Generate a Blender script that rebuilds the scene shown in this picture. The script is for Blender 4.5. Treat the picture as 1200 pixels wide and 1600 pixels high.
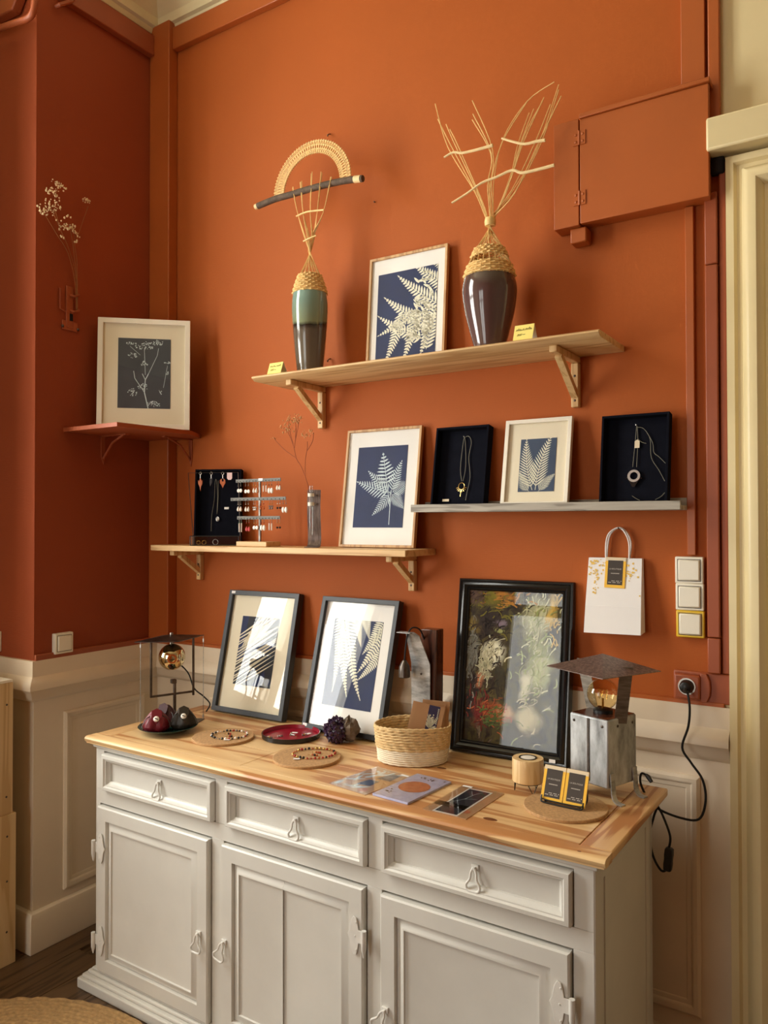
import bpy, bmesh, math, random
from mathutils import Vector, Matrix
random.seed(7)
R = math.radians
# ------------------------------------------------------------------ scene, camera, light
for o in list(bpy.data.objects): bpy.data.objects.remove(o)
scn = bpy.context.scene
COL = scn.collection
FPX, YAW, PITCH, ROLL = 1220.6, -0.57015, 0.013584, -0.001594
CAM = Vector((2.664, -2.33, 1.583))
cF = Vector((math.sin(YAW)*math.cos(PITCH), math.cos(YAW)*math.cos(PITCH), math.sin(PITCH)))
cR = Vector((math.cos(YAW), -math.sin(YAW), 0)); cU = cR.cross(cF)
cR, cU = math.cos(ROLL)*cR + math.sin(ROLL)*cU, -math.sin(ROLL)*cR + math.cos(ROLL)*cU
cd = bpy.data.cameras.new('camera'); cam = bpy.data.objects.new('camera', cd); COL.objects.link(cam)
cd.sensor_fit = 'HORIZONTAL'; cd.sensor_width = 36; cd.lens = FPX/1200*36; cd.clip_start = .05
mw = Matrix.Identity(4)
for i in range(3): mw[i][0], mw[i][1], mw[i][2], mw[i][3] = cR[i], cU[i], -cF[i], CAM[i]
cam.matrix_world = mw
scn.camera = cam
scn.view_settings.view_transform = 'Standard'; scn.view_settings.look = 'None'
scn.view_settings.gamma = 1; scn.view_settings.use_curve_mapping = False
scn.view_settings.exposure = 0.52
w = bpy.data.worlds.new('world'); scn.world = w; w.use_nodes = True
w.node_tree.nodes['Background'].inputs[0].default_value = (.8, .9, 1, 1)
w.node_tree.nodes['Background'].inputs[1].default_value = .5

def area(name, loc, rot, sx, sy, power, col):
    l = bpy.data.lights.new(name, 'AREA'); l.shape = 'RECTANGLE'; l.size = sx; l.size_y = sy; l.energy = power; l.color = col
    o = bpy.data.objects.new(name, l); COL.objects.link(o); o.location = loc; o.rotation_euler = rot; return o
# daylight in the openings of the shop: a tall window at the left, a glazed door behind
area('daylight_window', (-.45, -1.46, 2.4), (0, R(-90), 0), 2.7, 1.06, 124, (1, .98, .945))
area('daylight_door', (.75, -4.74, 1.45), (R(90), 0, 0), 1.5, 2.6, 46, (1, .97, .92))

def ray(u, v): return cF + cR*((u-600)/FPX) + cU*((800-v)/FPX)
def on(u, v, ax, val):                      # where the pixel's ray meets a wall, shelf front or table plane
    d = ray(u, v); return CAM + d*((val-CAM[ax])/d[ax])
def Y(u, v, y): return on(u, v, 1, y)
def Z(u, v, z): return on(u, v, 2, z)
ZT = .854

# ------------------------------------------------------------------ mesh helpers
class MB:
    def __init__(s): s.v = []; s.f = []
    def add(s, vs, fs, M=None):
        n = len(s.v); s.v += [tuple(M @ Vector(p)) if M else tuple(p) for p in vs]; s.f += [tuple(i+n for i in f) for f in fs]; return s
    def box(s, x0, x1, y0, y1, z0, z1, M=None):
        return s.add([(x, y, z) for z in (z0, z1) for y in (y0, y1) for x in (x0, x1)],
                     [(0,2,3,1),(4,5,7,6),(0,1,5,4),(2,6,7,3),(0,4,6,2),(1,3,7,5)], M)
    def prism(s, poly, a, b, M=None, axis=2):   # extrude a 2D outline along an axis
        def P(p, t): return (p[0], p[1], t) if axis == 2 else ((p[0], t, p[1]) if axis == 1 else (t, p[0], p[1]))
        n = len(poly)
        return s.add([P(p, a) for p in poly]+[P(p, b) for p in poly],
                     [tuple(range(n))[::-1], tuple(range(n, 2*n))]+[(i, (i+1) % n, n+(i+1) % n, n+i) for i in range(n)], M)
    def poly(s, pts, M=None): return s.add(pts, [tuple(range(len(pts)))], M)
    def lathe(s, prof, n=24, M=None, sx=1, sy=1):
        vs = []; fs = []; m = len(prof)
        for i in range(n):
            a = 2*math.pi*i/n
            for r, z in prof: vs.append((r*sx*math.cos(a), r*sy*math.sin(a), z))
        for i in range(n):
            j = (i+1) % n
            for k in range(m-1): fs.append((i*m+k, j*m+k, j*m+k+1, i*m+k+1))
        loop = prof[0] == prof[-1]
        if prof[0][0] > 1e-5 and not loop: fs.append(tuple(i*m for i in range(n))[::-1])
        if prof[-1][0] > 1e-5 and not loop: fs.append(tuple(i*m+m-1 for i in range(n)))
        return s.add(vs, fs, M)
    def tube(s, pts, r, n=7, closed=False, M=None):
        pts = [Vector(p) for p in pts]; m = len(pts)
        rad = r if isinstance(r, (list, tuple)) else [r]*m
        vs = []; fs = []; up = None
        for i, p in enumerate(pts):
            if closed: t = pts[(i+1) % m]-pts[i-1]
            else: t = pts[min(i+1, m-1)]-pts[max(i-1, 0)]
            t.normalize() if t.length > 1e-9 else None
            if up is None: up = t.orthogonal().normalized()
            up = up - t*up.dot(t)
            up = up.normalized() if up.length > 1e-6 else t.orthogonal().normalized()
            b = t.cross(up)
            for k in range(n):
                a = 2*math.pi*k/n; vs.append(p+(up*math.cos(a)+b*math.sin(a))*rad[i])
        for i in range(m if closed else m-1):
            j = (i+1) % m
            for k in range(n): fs.append((i*n+k, i*n+(k+1) % n, j*n+(k+1) % n, j*n+k))
        if not closed: fs += [tuple(range(n))[::-1], tuple(range((m-1)*n, m*n))]
        return s.add(vs, fs, M)
    def ring(s, x0, x1, z0, z1, prof, M=None):   # mitred moulding: prof = closed list of (inward offset, y)
        vs = []; m = len(prof)
        for cx, cz, dx, dz in ((x0, z0, 1, 1), (x1, z0, -1, 1), (x1, z1, -1, -1), (x0, z1, 1, -1)):
            for o, y in prof: vs.append((cx+dx*o, y, cz+dz*o))
        fs = []
        for c in range(4):
            d = (c+1) % 4
            for k in range(m): fs.append((c*m+k, d*m+k, d*m+(k+1) % m, c*m+(k+1) % m))
        return s.add(vs, fs, M)
    def ball(s, c, r, n=8, m=6, sc=(1, 1, 1)):
        prof = [(max(1e-6, math.sin(math.pi*i/m))*r, -math.cos(math.pi*i/m)*r) for i in range(m+1)]
        prof[0] = (0, -r); prof[-1] = (0, r)
        return s.lathe(prof, n, Matrix.Translation(Vector(c)) @ Matrix.Diagonal((*sc, 1)))
    def mesh(s, name, smooth=False, fix=True):
        me = bpy.data.meshes.new(name); me.from_pydata(s.v, [], s.f); me.update()
        if fix:
            bm = bmesh.new(); bm.from_mesh(me)
            bmesh.ops.remove_doubles(bm, verts=bm.verts, dist=1e-6)
            bmesh.ops.recalc_face_normals(bm, faces=bm.faces); bm.to_mesh(me); bm.free()
        if smooth:
            for p in me.polygons: p.use_smooth = True
            me.set_sharp_from_angle(angle=R(38))
        return me

def obj(name, mb, mat, parent=None, smooth=False, bevel=0, M=None, fix=True, kind=None, label=None, me=None, seg=2):
    me = me or mb.mesh(name, smooth or bevel > 0, fix)
    o = bpy.data.objects.new(name, me); COL.objects.link(o)
    if mat and not me.materials: me.materials.append(mat)
    o.parent = parent
    if M is not None: o.matrix_basis = M
    if bevel:
        b = o.modifiers.new('bevel', 'BEVEL'); b.width = bevel; b.segments = seg; b.limit_method = 'ANGLE'; b.angle_limit = R(40)
    if kind: o['kind'] = kind
    if label: o['label'] = label
    return o
def tag(o, label, cat, group=None):
    o['label'] = label; o['category'] = cat
    if group: o['group'] = group
    return o
def thing(name, label, cat, M=None, group=None):
    o = bpy.data.objects.new(name, None); COL.objects.link(o); o.empty_display_size = .03
    if M is not None: o.matrix_basis = M
    return tag(o, label, cat, group)
def struct(name, mb, mat, parent=None, **k):
    o = obj(name, mb, mat, parent, **k)
    if parent is None: o['kind'] = 'structure'
    return o
def T(x, y=None, z=None): return Matrix.Translation(Vector((x, y, z)) if y is not None else Vector(x))
def RZ(a): return Matrix.Rotation(a, 4, 'Z')
def RX(a): return Matrix.Rotation(a, 4, 'X')
def RY(a): return Matrix.Rotation(a, 4, 'Y')
def catmull(pts, n=8, closed=False):
    P = [Vector(p) for p in pts]; m = len(P); out = []
    for i in range(m if closed else m-1):
        a, b, c, d = (P[(i-1) % m] if closed else P[max(i-1, 0)]), P[i], P[(i+1) % m], (P[(i+2) % m] if closed else P[min(i+2, m-1)])
        for k in range(n):
            t = k/n; out.append(.5*((2*b)+(c-a)*t+(2*a-5*b+4*c-d)*t*t+(3*b-a-3*c+d)*t**3))
    if not closed: out.append(P[-1])
    return out

# ------------------------------------------------------------------ materials
def srgb(r, g, b):
    f = lambda c: (c/255/12.92 if c/255 <= .04045 else ((c/255+.055)/1.055)**2.4)
    return (f(r), f(g), f(b), 1)
def nodes(name):
    m = bpy.data.materials.new(name); m.use_nodes = True; nt = m.node_tree
    return m, nt, nt.nodes['Principled BSDF']
def ramp(nt, fac, stops):
    r = nt.nodes.new('ShaderNodeValToRGB'); e = r.color_ramp.elements
    e[0].position, e[0].color = stops[0]; e[1].position, e[1].color = stops[-1]
    for p, c in stops[1:-1]:
        x = e.new(p); x.color = c
    nt.links.new(fac, r.inputs[0]); return r.outputs[0]
def coords(nt, scale=(1, 1, 1), rot=(0, 0, 0)):
    c = nt.nodes.new('ShaderNodeTexCoord'); m = nt.nodes.new('ShaderNodeMapping')
    m.inputs['Scale'].default_value = scale; m.inputs['Rotation'].default_value = rot
    nt.links.new(c.outputs['Object'], m.inputs[0]); return m.outputs[0]
def noise(nt, vec, scale, detail=4, rough=.55, dist=0):
    n = nt.nodes.new('ShaderNodeTexNoise'); n.inputs['Scale'].default_value = scale; n.inputs['Detail'].default_value = detail
    n.inputs['Roughness'].default_value = rough; n.inputs['Distortion'].default_value = dist
    nt.links.new(vec, n.inputs['Vector']); return n.outputs[0]
def bump(nt, bs, h, s, d=.002):
    b = nt.nodes.new('ShaderNodeBump'); b.inputs['Strength'].default_value = s; b.inputs['Distance'].default_value = d
    nt.links.new(h, b.inputs['Height']); nt.links.new(b.outputs[0], bs.inputs['Normal'])
def shade(c, k): return (min(1, c[0]*k), min(1, c[1]*k), min(1, c[2]*k), 1)
def paint(name, col, rough=.5, var=.08, scale=6, bs=.15, bscale=120, metal=0, spec=.5):
    m, nt, b = nodes(name); v = coords(nt)
    n = noise(nt, v, scale, 5)
    nt.links.new(ramp(nt, n, [(.3, shade(col, 1-var)), (.7, shade(col, 1+var))]), b.inputs['Base Color'])
    b.inputs['Roughness'].default_value = rough; b.inputs['Metallic'].default_value = metal
    b.inputs['Specular IOR Level'].default_value = spec
    if bs: bump(nt, b, noise(nt, v, bscale, 3), bs, .001)
    return m
def wood(name, c1, c2, axis=0, scale=1.0, rough=.5, dark=None):
    m, nt, b = nodes(name)
    st = [14*scale]*3; st[axis] = 1.1*scale
    v = coords(nt, tuple(st))
    n1 = noise(nt, v, 1.6, 2, .5, .6)
    wv = nt.nodes.new('ShaderNodeMath'); wv.operation = 'MULTIPLY'; wv.inputs[1].default_value = 7.5
    nt.links.new(n1, wv.inputs[0])
    fr = nt.nodes.new('ShaderNodeMath'); fr.operation = 'PINGPONG'; fr.inputs[1].default_value = 1; nt.links.new(wv.outputs[0], fr.inputs[0])
    st2 = [160*scale]*3; st2[axis] = 5*scale
    n2 = noise(nt, coords(nt, tuple(st2)), 1, 4)
    mx = nt.nodes.new('ShaderNodeMath'); mx.operation = 'MULTIPLY_ADD'; mx.inputs[1].default_value = .45
    nt.links.new(n2, mx.inputs[0]); nt.links.new(fr.outputs[0], mx.inputs[2])
    nt.links.new(ramp(nt, mx.outputs[0], [(.2, c1), (.85, tuple(c1[i]*.7+c2[i]*.3 for i in range(3))+(1,)), (1.0, tuple(c1[i]*.15+c2[i]*.85 for i in range(3))+(1,))]), b.inputs['Base Color'])
    b.inputs['Roughness'].default_value = rough; bump(nt, b, n2, .15, .0006)
    return m
def metal(name, c1, c2, rough=.4, scale=18, stretch=(1, 1, 1), mt=1.0):
    m, nt, b = nodes(name); v = coords(nt, stretch); n = noise(nt, v, scale, 6, .65)
    nt.links.new(ramp(nt, n, [(.3, c1), (.7, c2)]), b.inputs['Base Color'])
    b.inputs['Metallic'].default_value = mt; b.inputs['Roughness'].default_value = rough; bump(nt, b, n, .1, .001); return m
def pane(name, tint=(1, 1, 1, 1), k=1.0, rough=0.0):
    m, nt, b = nodes(name); nt.nodes.remove(b)
    t = nt.nodes.new('ShaderNodeBsdfTransparent'); t.inputs[0].default_value = tint
    g = nt.nodes.new('ShaderNodeBsdfGlossy'); g.inputs['Roughness'].default_value = rough
    lw = nt.nodes.new('ShaderNodeLayerWeight'); lw.inputs[0].default_value = .5
    pw = nt.nodes.new('ShaderNodeMath'); pw.operation = 'POWER'; pw.inputs[1].default_value = 5; nt.links.new(lw.outputs['Facing'], pw.inputs[0])
    f = nt.nodes.new('ShaderNodeMath'); f.operation = 'MULTIPLY_ADD'; f.inputs[1].default_value = .95; f.inputs[2].default_value = .045; nt.links.new(pw.outputs[0], f.inputs[0])
    ml = nt.nodes.new('ShaderNodeMath'); ml.operation = 'MULTIPLY'; ml.inputs[1].default_value = k; ml.use_clamp = True
    x = nt.nodes.new('ShaderNodeMixShader'); nt.links.new(f.outputs[0], ml.inputs[0]); nt.links.new(ml.outputs[0], x.inputs[0])
    nt.links.new(t.outputs[0], x.inputs[1]); nt.links.new(g.outputs[0], x.inputs[2])
    nt.links.new(x.outputs[0], nt.nodes['Material Output'].inputs[0]); return m

ORANGE = srgb(174, 89, 36)
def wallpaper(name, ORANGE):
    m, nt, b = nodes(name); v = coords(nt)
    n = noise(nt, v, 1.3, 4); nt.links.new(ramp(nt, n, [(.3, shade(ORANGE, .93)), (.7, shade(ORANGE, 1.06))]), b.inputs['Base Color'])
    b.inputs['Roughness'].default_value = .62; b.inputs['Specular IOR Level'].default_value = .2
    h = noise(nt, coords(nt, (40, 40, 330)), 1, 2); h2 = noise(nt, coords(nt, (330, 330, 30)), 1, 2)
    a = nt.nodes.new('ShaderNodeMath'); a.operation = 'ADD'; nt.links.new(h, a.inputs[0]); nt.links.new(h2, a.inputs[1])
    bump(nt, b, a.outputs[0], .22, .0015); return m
MT = {}
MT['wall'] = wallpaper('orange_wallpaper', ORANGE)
MT['wall_shaded'] = wallpaper('shaded_wallpaper', srgb(150, 70, 38))  # same wallpaper darkened and reddened: the left wall's shade put into its colour
MT['orange'] = paint('orange_gloss_paint', ORANGE, .4, .06, 4, .12, 90)
MT['orange_dark'] = paint('terracotta_paint', srgb(158, 78, 42), .45, .07, 5, .2, 60)
MT['cream'] = paint('cream_paint', srgb(226, 208, 160), .4, .05, 3, .1, 60)
MT['beige'] = paint('beige_wainscot_paint', srgb(226, 208, 182), .42, .05, 3, .12, 50)
MT['shop_wall'] = paint('taupe_wall_paint', srgb(150, 128, 104), .6)
MT['ceiling'] = paint('ceiling_paint', srgb(226, 212, 170), .6)
MT['grey_paint'] = paint('warm_grey_furniture_paint', srgb(218, 215, 207), .38, .05, 5, .15, 45)
MT['grey_hw'] = paint('painted_iron', srgb(226, 223, 216), .35, .05, 30, .1, 100)
MT['pine_top_x'] = wood('pine_worktop_grain_x', srgb(234, 198, 144), srgb(180, 116, 62), 0, .5, .38)
MT['pine_top_y'] = wood('pine_worktop_grain_y', srgb(230, 188, 132), srgb(172, 106, 56), 1, .55, .38)
MT['knot'] = paint('pine_knot', srgb(122, 70, 36), .45, .3, 120)
MT['pine_shelf'] = wood('pale_pine_shelf', srgb(222, 184, 130), srgb(190, 144, 92), 0, .8, .5)
MT['pine_bracket'] = wood('pale_pine_bracket', srgb(224, 188, 132), srgb(196, 150, 94), 2, 1.2, .5)
MT['ply'] = wood('pale_plywood', srgb(222, 190, 140), srgb(194, 154, 100), 2, .5, .5)
MT['frame_oak'] = wood('oak_frame', srgb(206, 164, 112), srgb(172, 126, 78), 2, 1.5, .5)
MT['grey_ledge'] = wood('weathered_grey_wood', srgb(178, 170, 156), srgb(128, 120, 108), 0, 1.5, .6)
MT['floor'] = wood('dark_oak_floor', srgb(104, 78, 52), srgb(66, 46, 28), 1, .8, .45)
MT['beech'] = wood('beech_wood', srgb(232, 200, 148), srgb(212, 170, 112), 2, 1.6, .45)
MT['dark_wood'] = wood('dark_walnut_block', srgb(92, 52, 34), srgb(48, 24, 16), 2, 1.5, .25)
MT['bark'] = paint('grey_bark', srgb(92, 74, 58), .8, .35, 60, .8, 90)
MT['peeled'] = paint('peeled_wood', srgb(232, 204, 150), .6, .08, 40)
MT['reed'] = paint('golden_reed', srgb(236, 198, 128), .5, .12, 60, .1)
MT['wicker'] = paint('wicker_weave', srgb(230, 190, 122), .55, .2, 90, .3, 300)
MT['white_frame'] = paint('white_frame_paint', srgb(240, 232, 214), .4, .03)
MT['black_frame'] = paint('charcoal_frame_paint', srgb(46, 48, 52), .45, .08)
MT['black_gloss'] = paint('black_lacquer', srgb(18, 17, 17), .25, .1)
MT['mat_white'] = paint('white_card', srgb(240, 236, 228), .7, .02, 5, 0)
MT['mat_cream'] = paint('cream_card', srgb(236, 224, 196), .7, .02, 5, 0)
MT['navy'] = paint('cyanotype_blue', srgb(24, 42, 84), .7, .15, 12, 0)
MT['navy2'] = paint('cyanotype_grey_blue', srgb(58, 74, 98), .7, .12, 12, 0)
MT['slate'] = paint('cyanotype_slate', srgb(66, 72, 78), .7, .1, 12, 0)
MT['inkblack'] = paint('dark_ink', srgb(26, 32, 44), .7, .2, 12, 0)
MT['fern_white'] = paint('print_cream_white', srgb(238, 234, 210), .8, .04, 20, 0)
MT['fern_blue'] = paint('print_pale_blue', srgb(206, 220, 222), .8, .08, 20, 0)
MT['picglass'] = pane('picture_glass', (1, 1, 1, 1), .55)
MT['clear'] = pane('clear_glass', (.97, .98, .97, 1), 1.3)
MT['amber_glass'] = pane('amber_bulb_glass', srgb(252, 238, 206), 1.6)
MT['sleeve'] = pane('cellophane_sleeve', (1, 1, 1, 1), 1.2, .06)
MT['steel'] = metal('brushed_steel', srgb(120, 114, 106), srgb(176, 170, 160), .36, 20, (1, 1, 6))
MT['dark_steel'] = metal('blackened_steel', srgb(66, 60, 56), srgb(120, 110, 102), .38, 16)
MT['galv'] = metal('galvanised_sheet', srgb(120, 122, 122), srgb(214, 218, 220), .5, 9, (3, 3, 1), .45)
MT['roofmetal'] = metal('tarnished_sheet', srgb(92, 80, 76), srgb(156, 138, 128), .4, 22, (6, 6, 1), .7)
MT['strap'] = metal('raw_steel_strap', srgb(112, 112, 110), srgb(216, 218, 218), .42, 12, (1, 1, 3), .5)
MT['chrome'] = metal('polished_metal', srgb(190, 186, 178), srgb(236, 233, 226), .2, 10, (1, 1, 1), .55)
MT['gold'] = metal('gold_wire', srgb(196, 156, 84), srgb(226, 192, 122), .25, 10)
MT['mirror_bulb'] = metal('mirrored_bulb', srgb(200, 180, 140), srgb(236, 222, 190), .06, 4)
MT['black'] = paint('black_plastic', srgb(20, 19, 18), .4, .1)
MT['cable'] = paint('black_fabric_cable', srgb(18, 17, 17), .7, .1)
MT['velvet'] = paint('navy_black_velvet', srgb(16, 17, 26), .95, .15, 40, .2, 400, 0, .1)
MT['cord_grey'] = paint('waxed_cord', srgb(120, 116, 98), .6, .1)
MT['white_plastic'] = paint('ivory_plastic', srgb(238, 230, 210), .3, .02)
MT['yellow_plastic'] = paint('yellow_plastic', srgb(228, 186, 40), .35, .04)
MT['paper'] = paint('white_paper', srgb(242, 238, 234), .65, .02, 6, .05, 20)
MT['paper_shadow'] = paint('white_paper_gusset', srgb(236, 230, 222), .7, .02)
MT['confetti'] = paint('gold_confetti', srgb(232, 190, 84), .4, .1, 60)
MT['yellow_note'] = paint('yellow_note_paper', srgb(246, 226, 124), .7, .03)
MT['card_dark'] = paint('dark_brown_ink', srgb(58, 46, 36), .6, .05)
MT['card_gold'] = paint('yellow_gold_card', srgb(246, 190, 48), .45, .06, 12)
MT['card_ivory'] = paint('card_kraft_ivory', srgb(226, 208, 176), .6, .04)
MT['text_light'] = paint('printed_light_text', srgb(196, 188, 176), .7, 0, 5, 0)
MT['ink'] = paint('pen_ink', srgb(40, 40, 20), .7, 0, 5, 0)
MT['kraft'] = paint('kraft_paper', srgb(190, 146, 104), .7, .05, 30)
MT['cork'] = paint('cork', srgb(186, 146, 100), .85, .22, 160, .5, 220)
MT['basket_nat'] = paint('braided_jute', srgb(222, 190, 136), .8, .16, 120, .5, 200)
MT['basket_white'] = paint('white_cotton_rope', srgb(238, 224, 196), .85, .05, 60, .3, 250)
MT['jute'] = paint('jute_rug', srgb(176, 140, 92), .9, .25, 70, .8, 180)
MT['amethyst'] = paint('amethyst_crystal', srgb(54, 36, 60), .12, .4, 40, 0)
MT['geode_rock'] = paint('geode_rock', srgb(112, 98, 84), .8, .3, 50, .8, 80)
MT['red_lacquer'] = paint('dark_red_lacquer', srgb(150, 24, 44), .28, .08)
MT['green_glaze'] = paint('dark_green_glaze', srgb(22, 52, 46), .12, .2, 30)
MT['leather_red'] = paint('burgundy_leather', srgb(116, 18, 34), .42, .2, 25, .3, 150)
MT['leather_dark'] = paint('dark_olive_leather', srgb(48, 40, 30), .45, .2, 25, .3, 150)
MT['leather_wine'] = paint('dark_wine_leather', srgb(64, 16, 26), .42, .2, 25, .3, 150)
MT['shell'] = paint('white_shell', srgb(244, 236, 224), .25, .04)
MT['bead_black'] = paint('black_bead', srgb(30, 22, 20), .2, .1)
MT['bead_red'] = paint('red_bead', srgb(166, 44, 34), .25, .1)
MT['bead_amber'] = paint('amber_bead', srgb(184, 94, 44), .25, .12)
MT['bead_green'] = paint('green_bead', srgb(96, 156, 122), .25, .1)
MT['bead_pink'] = paint('pink_bead', srgb(214, 92, 96), .3, .1)
MT['bar_grey'] = paint('grey_bar_paint', srgb(112, 110, 104), .6, .1, 60)
MT['bead_grey'] = paint('grey_pearl', srgb(128, 116, 110), .25, .1)
MT['dry_flower'] = paint('dried_cream_blossom', srgb(228, 204, 160), .85, .1, 60)
MT['dry_stem'] = paint('dried_stem', srgb(150, 100, 54), .8, .15, 60)
MT['dry_mid'] = paint('dried_tan_blossom', srgb(206, 156, 104), .85, .15, 60)
MT['dry_stem2'] = paint('dried_russet_stem', srgb(148, 74, 40), .8, .15, 60)
MT['wax'] = paint('white_wax', srgb(244, 238, 226), .5, .02)
MT['lilac'] = paint('lilac_print', srgb(186, 188, 220), .6, .12, 40, 0)
MT['terra'] = paint('terracotta_print', srgb(196, 112, 74), .6, .1, 40, 0)
MT['tag_pink'] = paint('pink_price_tag', srgb(246, 214, 214), .6, .02)
MT['cover_dark'] = paint('dark_hollow', srgb(22, 14, 10), .9, .1)

def glaze(name, stops, streak):
    m, nt, b = nodes(name); v = coords(nt)
    sp = nt.nodes.new('ShaderNodeSeparateXYZ'); nt.links.new(v, sp.inputs[0])
    n = noise(nt, coords(nt, (1, 1, .25)), streak, 4); mad = nt.nodes.new('ShaderNodeMath'); mad.operation = 'MULTIPLY_ADD'
    mad.inputs[1].default_value = .05; nt.links.new(n, mad.inputs[0]); nt.links.new(sp.outputs[2], mad.inputs[2])
    mr = nt.nodes.new('ShaderNodeMapRange'); mr.inputs[1].default_value = .0; mr.inputs[2].default_value = .4
    nt.links.new(mad.outputs[0], mr.inputs[0])
    nt.links.new(ramp(nt, mr.outputs[0], stops), b.inputs['Base Color'])
    b.inputs['Roughness'].default_value = .12; b.inputs['Coat Weight'].default_value = .6; return m
MT['glaze_green'] = glaze('green_over_brown_glaze', [(0, srgb(104, 92, 74)), (.46, srgb(92, 80, 68)), (.50, srgb(36, 32, 26)), (.53, srgb(128, 136, 104)), (.72, srgb(122, 146, 132)), (.9, srgb(128, 160, 150))], 9)
MT['glaze_plum'] = glaze('plum_brown_glaze', [(0, srgb(92, 70, 66)), (.5, srgb(86, 64, 62)), (.70, srgb(82, 70, 60)), (.8, srgb(36, 34, 26)), (1, srgb(40, 38, 30))], 12)
# ------------------------------------------------------------------ the room
DZ, HC = 1.072, 4.02
XL, XR, YB, YP = -.33, 4.6, -4.6, -.585
B = lambda *a: MB().box(*a)
floor = struct('floor', B(XL-.1, XR+.1, YB-.1, .1, -.12, -.012), MT['floor'])
def plank_mesh(wd, ln): return B(-wd/2, wd/2, -ln/2, ln/2, -.02, 0).mesh('plank')
pm = plank_mesh(.137, .997)
for i in range(-4, 16):
    off = (i*.37) % 1.0
    for j in range(-3, 1):
        cx, cy = i*.14+.06, j*1.0+off-.35
        if cy > -.1 or cx > 2.1: continue
        p = obj('plank', None, MT['floor'], floor, me=pm, M=T(cx, cy, 0)); p.rotation_euler.z = 0
struct('floor_far', B(XL, XR, YB, -3.2, -.015, -.003), MT['floor'])
struct('ceiling', B(XL-.1, XR+.1, YB-.1, .1, HC, HC+.1), MT['ceiling'])
struct('wall_back', B(-.1, 2.288, 0, .1, DZ, HC), MT['wall'])
struct('wall_back_wainscot', B(-.1, 2.31, 0, .1, 0, DZ), MT['beige'])
struct('wall_back_cream', B(2.288, XR, 0.0, .1, DZ, HC), MT['cream'])
struct('wall_left', B(-.1, 0, YP, 0, DZ, HC), MT['wall_shaded'])
struct('wall_left_wainscot', B(-.1, 0, YP, 0, 0, DZ), MT['beige'])
struct('wall_pier', B(XL, -.1, YP, YP+.1, DZ, HC), MT['wall_shaded'])
struct('wall_pier_wainscot', B(XL, -.1, YP, YP+.1, 0, DZ), MT['beige'])
struct('wall_right', B(XR, XR+.1, YB, .1, 0, HC), MT['shop_wall'])
# window wall with two tall windows, rear wall with glazed door
wl = MB()
WN = [(-1.98, -.94)]
z0, z1 = 1.05, 3.75
for a, b in ((YB, -1.98), (-.94, YP+.1)): wl.box(XL-.1, XL, a, b, 0, HC)
for a, b in WN: wl.box(XL-.1, XL, a, b, 0, z0); wl.box(XL-.1, XL, a, b, z1, HC)
struct('wall_window_side', wl, MT['cream'])
wr = MB()
for a, b in ((XL-.1, 0), (1.5, XR+.1)): wr.box(a, b, YB-.1, YB, 0, HC)
wr.box(0, 1.5, YB-.1, YB, 2.75, HC)
struct('wall_rear', wr, MT['orange'])
for k, (a, b) in enumerate(WN):
    f = MB(); x0, x1 = XL-.09, XL-.02
    for y in (a+.035, (a+b)/2, b-.035): f.box(x0, x1, y-.035, y+.035, z0, z1)
    for z in (z0+.035, 2.45, z1-.035): f.box(x0+.005, x1-.005, a, b, z-.035, z+.035)
    wf = struct('window_%d' % (k+1), f, MT['white_frame'])
    for y0_, y1_ in ((a+.07, (a+b)/2-.035), ((a+b)/2+.035, b-.07)):
        for q0, q1 in ((z0+.07, 2.415), (2.485, z1-.07)):
            obj('pane', B(x0+.03, x0+.034, y0_, y1_, q0, q1), MT['clear'], wf)
struct('trim_30', B(XL, -.19, -.94, -.905, .95, 3.8), MT['cream'], bevel=.003)  # added baffle, out of view, keeps window light off the pier face
f = MB()
for x in (.05, .72, .78, 1.45): f.box(x-.05, x+.05, YB-.08, YB-.03, 0, 2.75)
for z in (.25, 2.1, 2.7): f.box(0, 1.5, YB-.075, YB-.035, z-(.25 if z < 1 else .05), z+(.25 if z < 1 else .05))
dr = struct('door_1', f, MT['white_frame'])
for x0_, x1_ in ((.1, .67), (.83, 1.4)):
    for q0, q1 in ((.5, 2.05), (2.15, 2.65)): obj('pane', B(x0_, x1_, YB-.058, YB-.054, q0, q1), MT['clear'], dr)

# wainscot mouldings, dado rail, baseboards
def sweep(prof, path):       # prof: closed (offset into the room, z); path: plan points, room on the right-hand side
    P = [Vector(p) for p in path]; vs = []; m = len(prof); fs = []
    for i, p in enumerate(P):
        ns = []
        for a_, b_ in ((i-1, i), (i, i+1)):
            if 0 <= a_ and b_ < len(P):
                d = (P[b_]-P[a_]).normalized(); ns.append(Vector((d.y, -d.x)))
        n = ns[0] if len(ns) == 1 else (ns[0]+ns[1])/(1+ns[0].dot(ns[1]))
        for o_, z in prof: vs.append((p.x+n.x*o_, p.y+n.y*o_, z))
    for i in range(len(P)-1):
        for k in range(m): fs.append((i*m+k, i*m+(k+1) % m, (i+1)*m+(k+1) % m, (i+1)*m+k))
    fs += [tuple(range(m)), tuple(range((len(P)-1)*m, len(P)*m))]
    return MB().add(vs, fs)
ROUTE = [(XL, YP), (0, YP), (0, 0), (2.302, 0)]
DP = [(0, DZ), (-.014, DZ), (-.016, 1.014), (-.03, 1.0), (-.04, .985), (-.04, .968), (-.026, .955), (-.02, .935), (-.008, .922), (0, .918)]
struct('trim_1', sweep([(-y, z) for y, z in DP], ROUTE), MT['beige'], smooth=True)
PP = [(0, .0), (0, -.008), (.008, -.014), (.018, -.012), (.026, -.004), (.036, -.003), (.04, .0)]
struct('trim_4', MB().ring(.32, 2.222, .2, .87, PP), MT['beige'], smooth=True)
struct('trim_5', MB().ring(-.46, -.075, .18, .86, PP, M=RZ(R(90))), MT['beige'], smooth=True)
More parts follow.
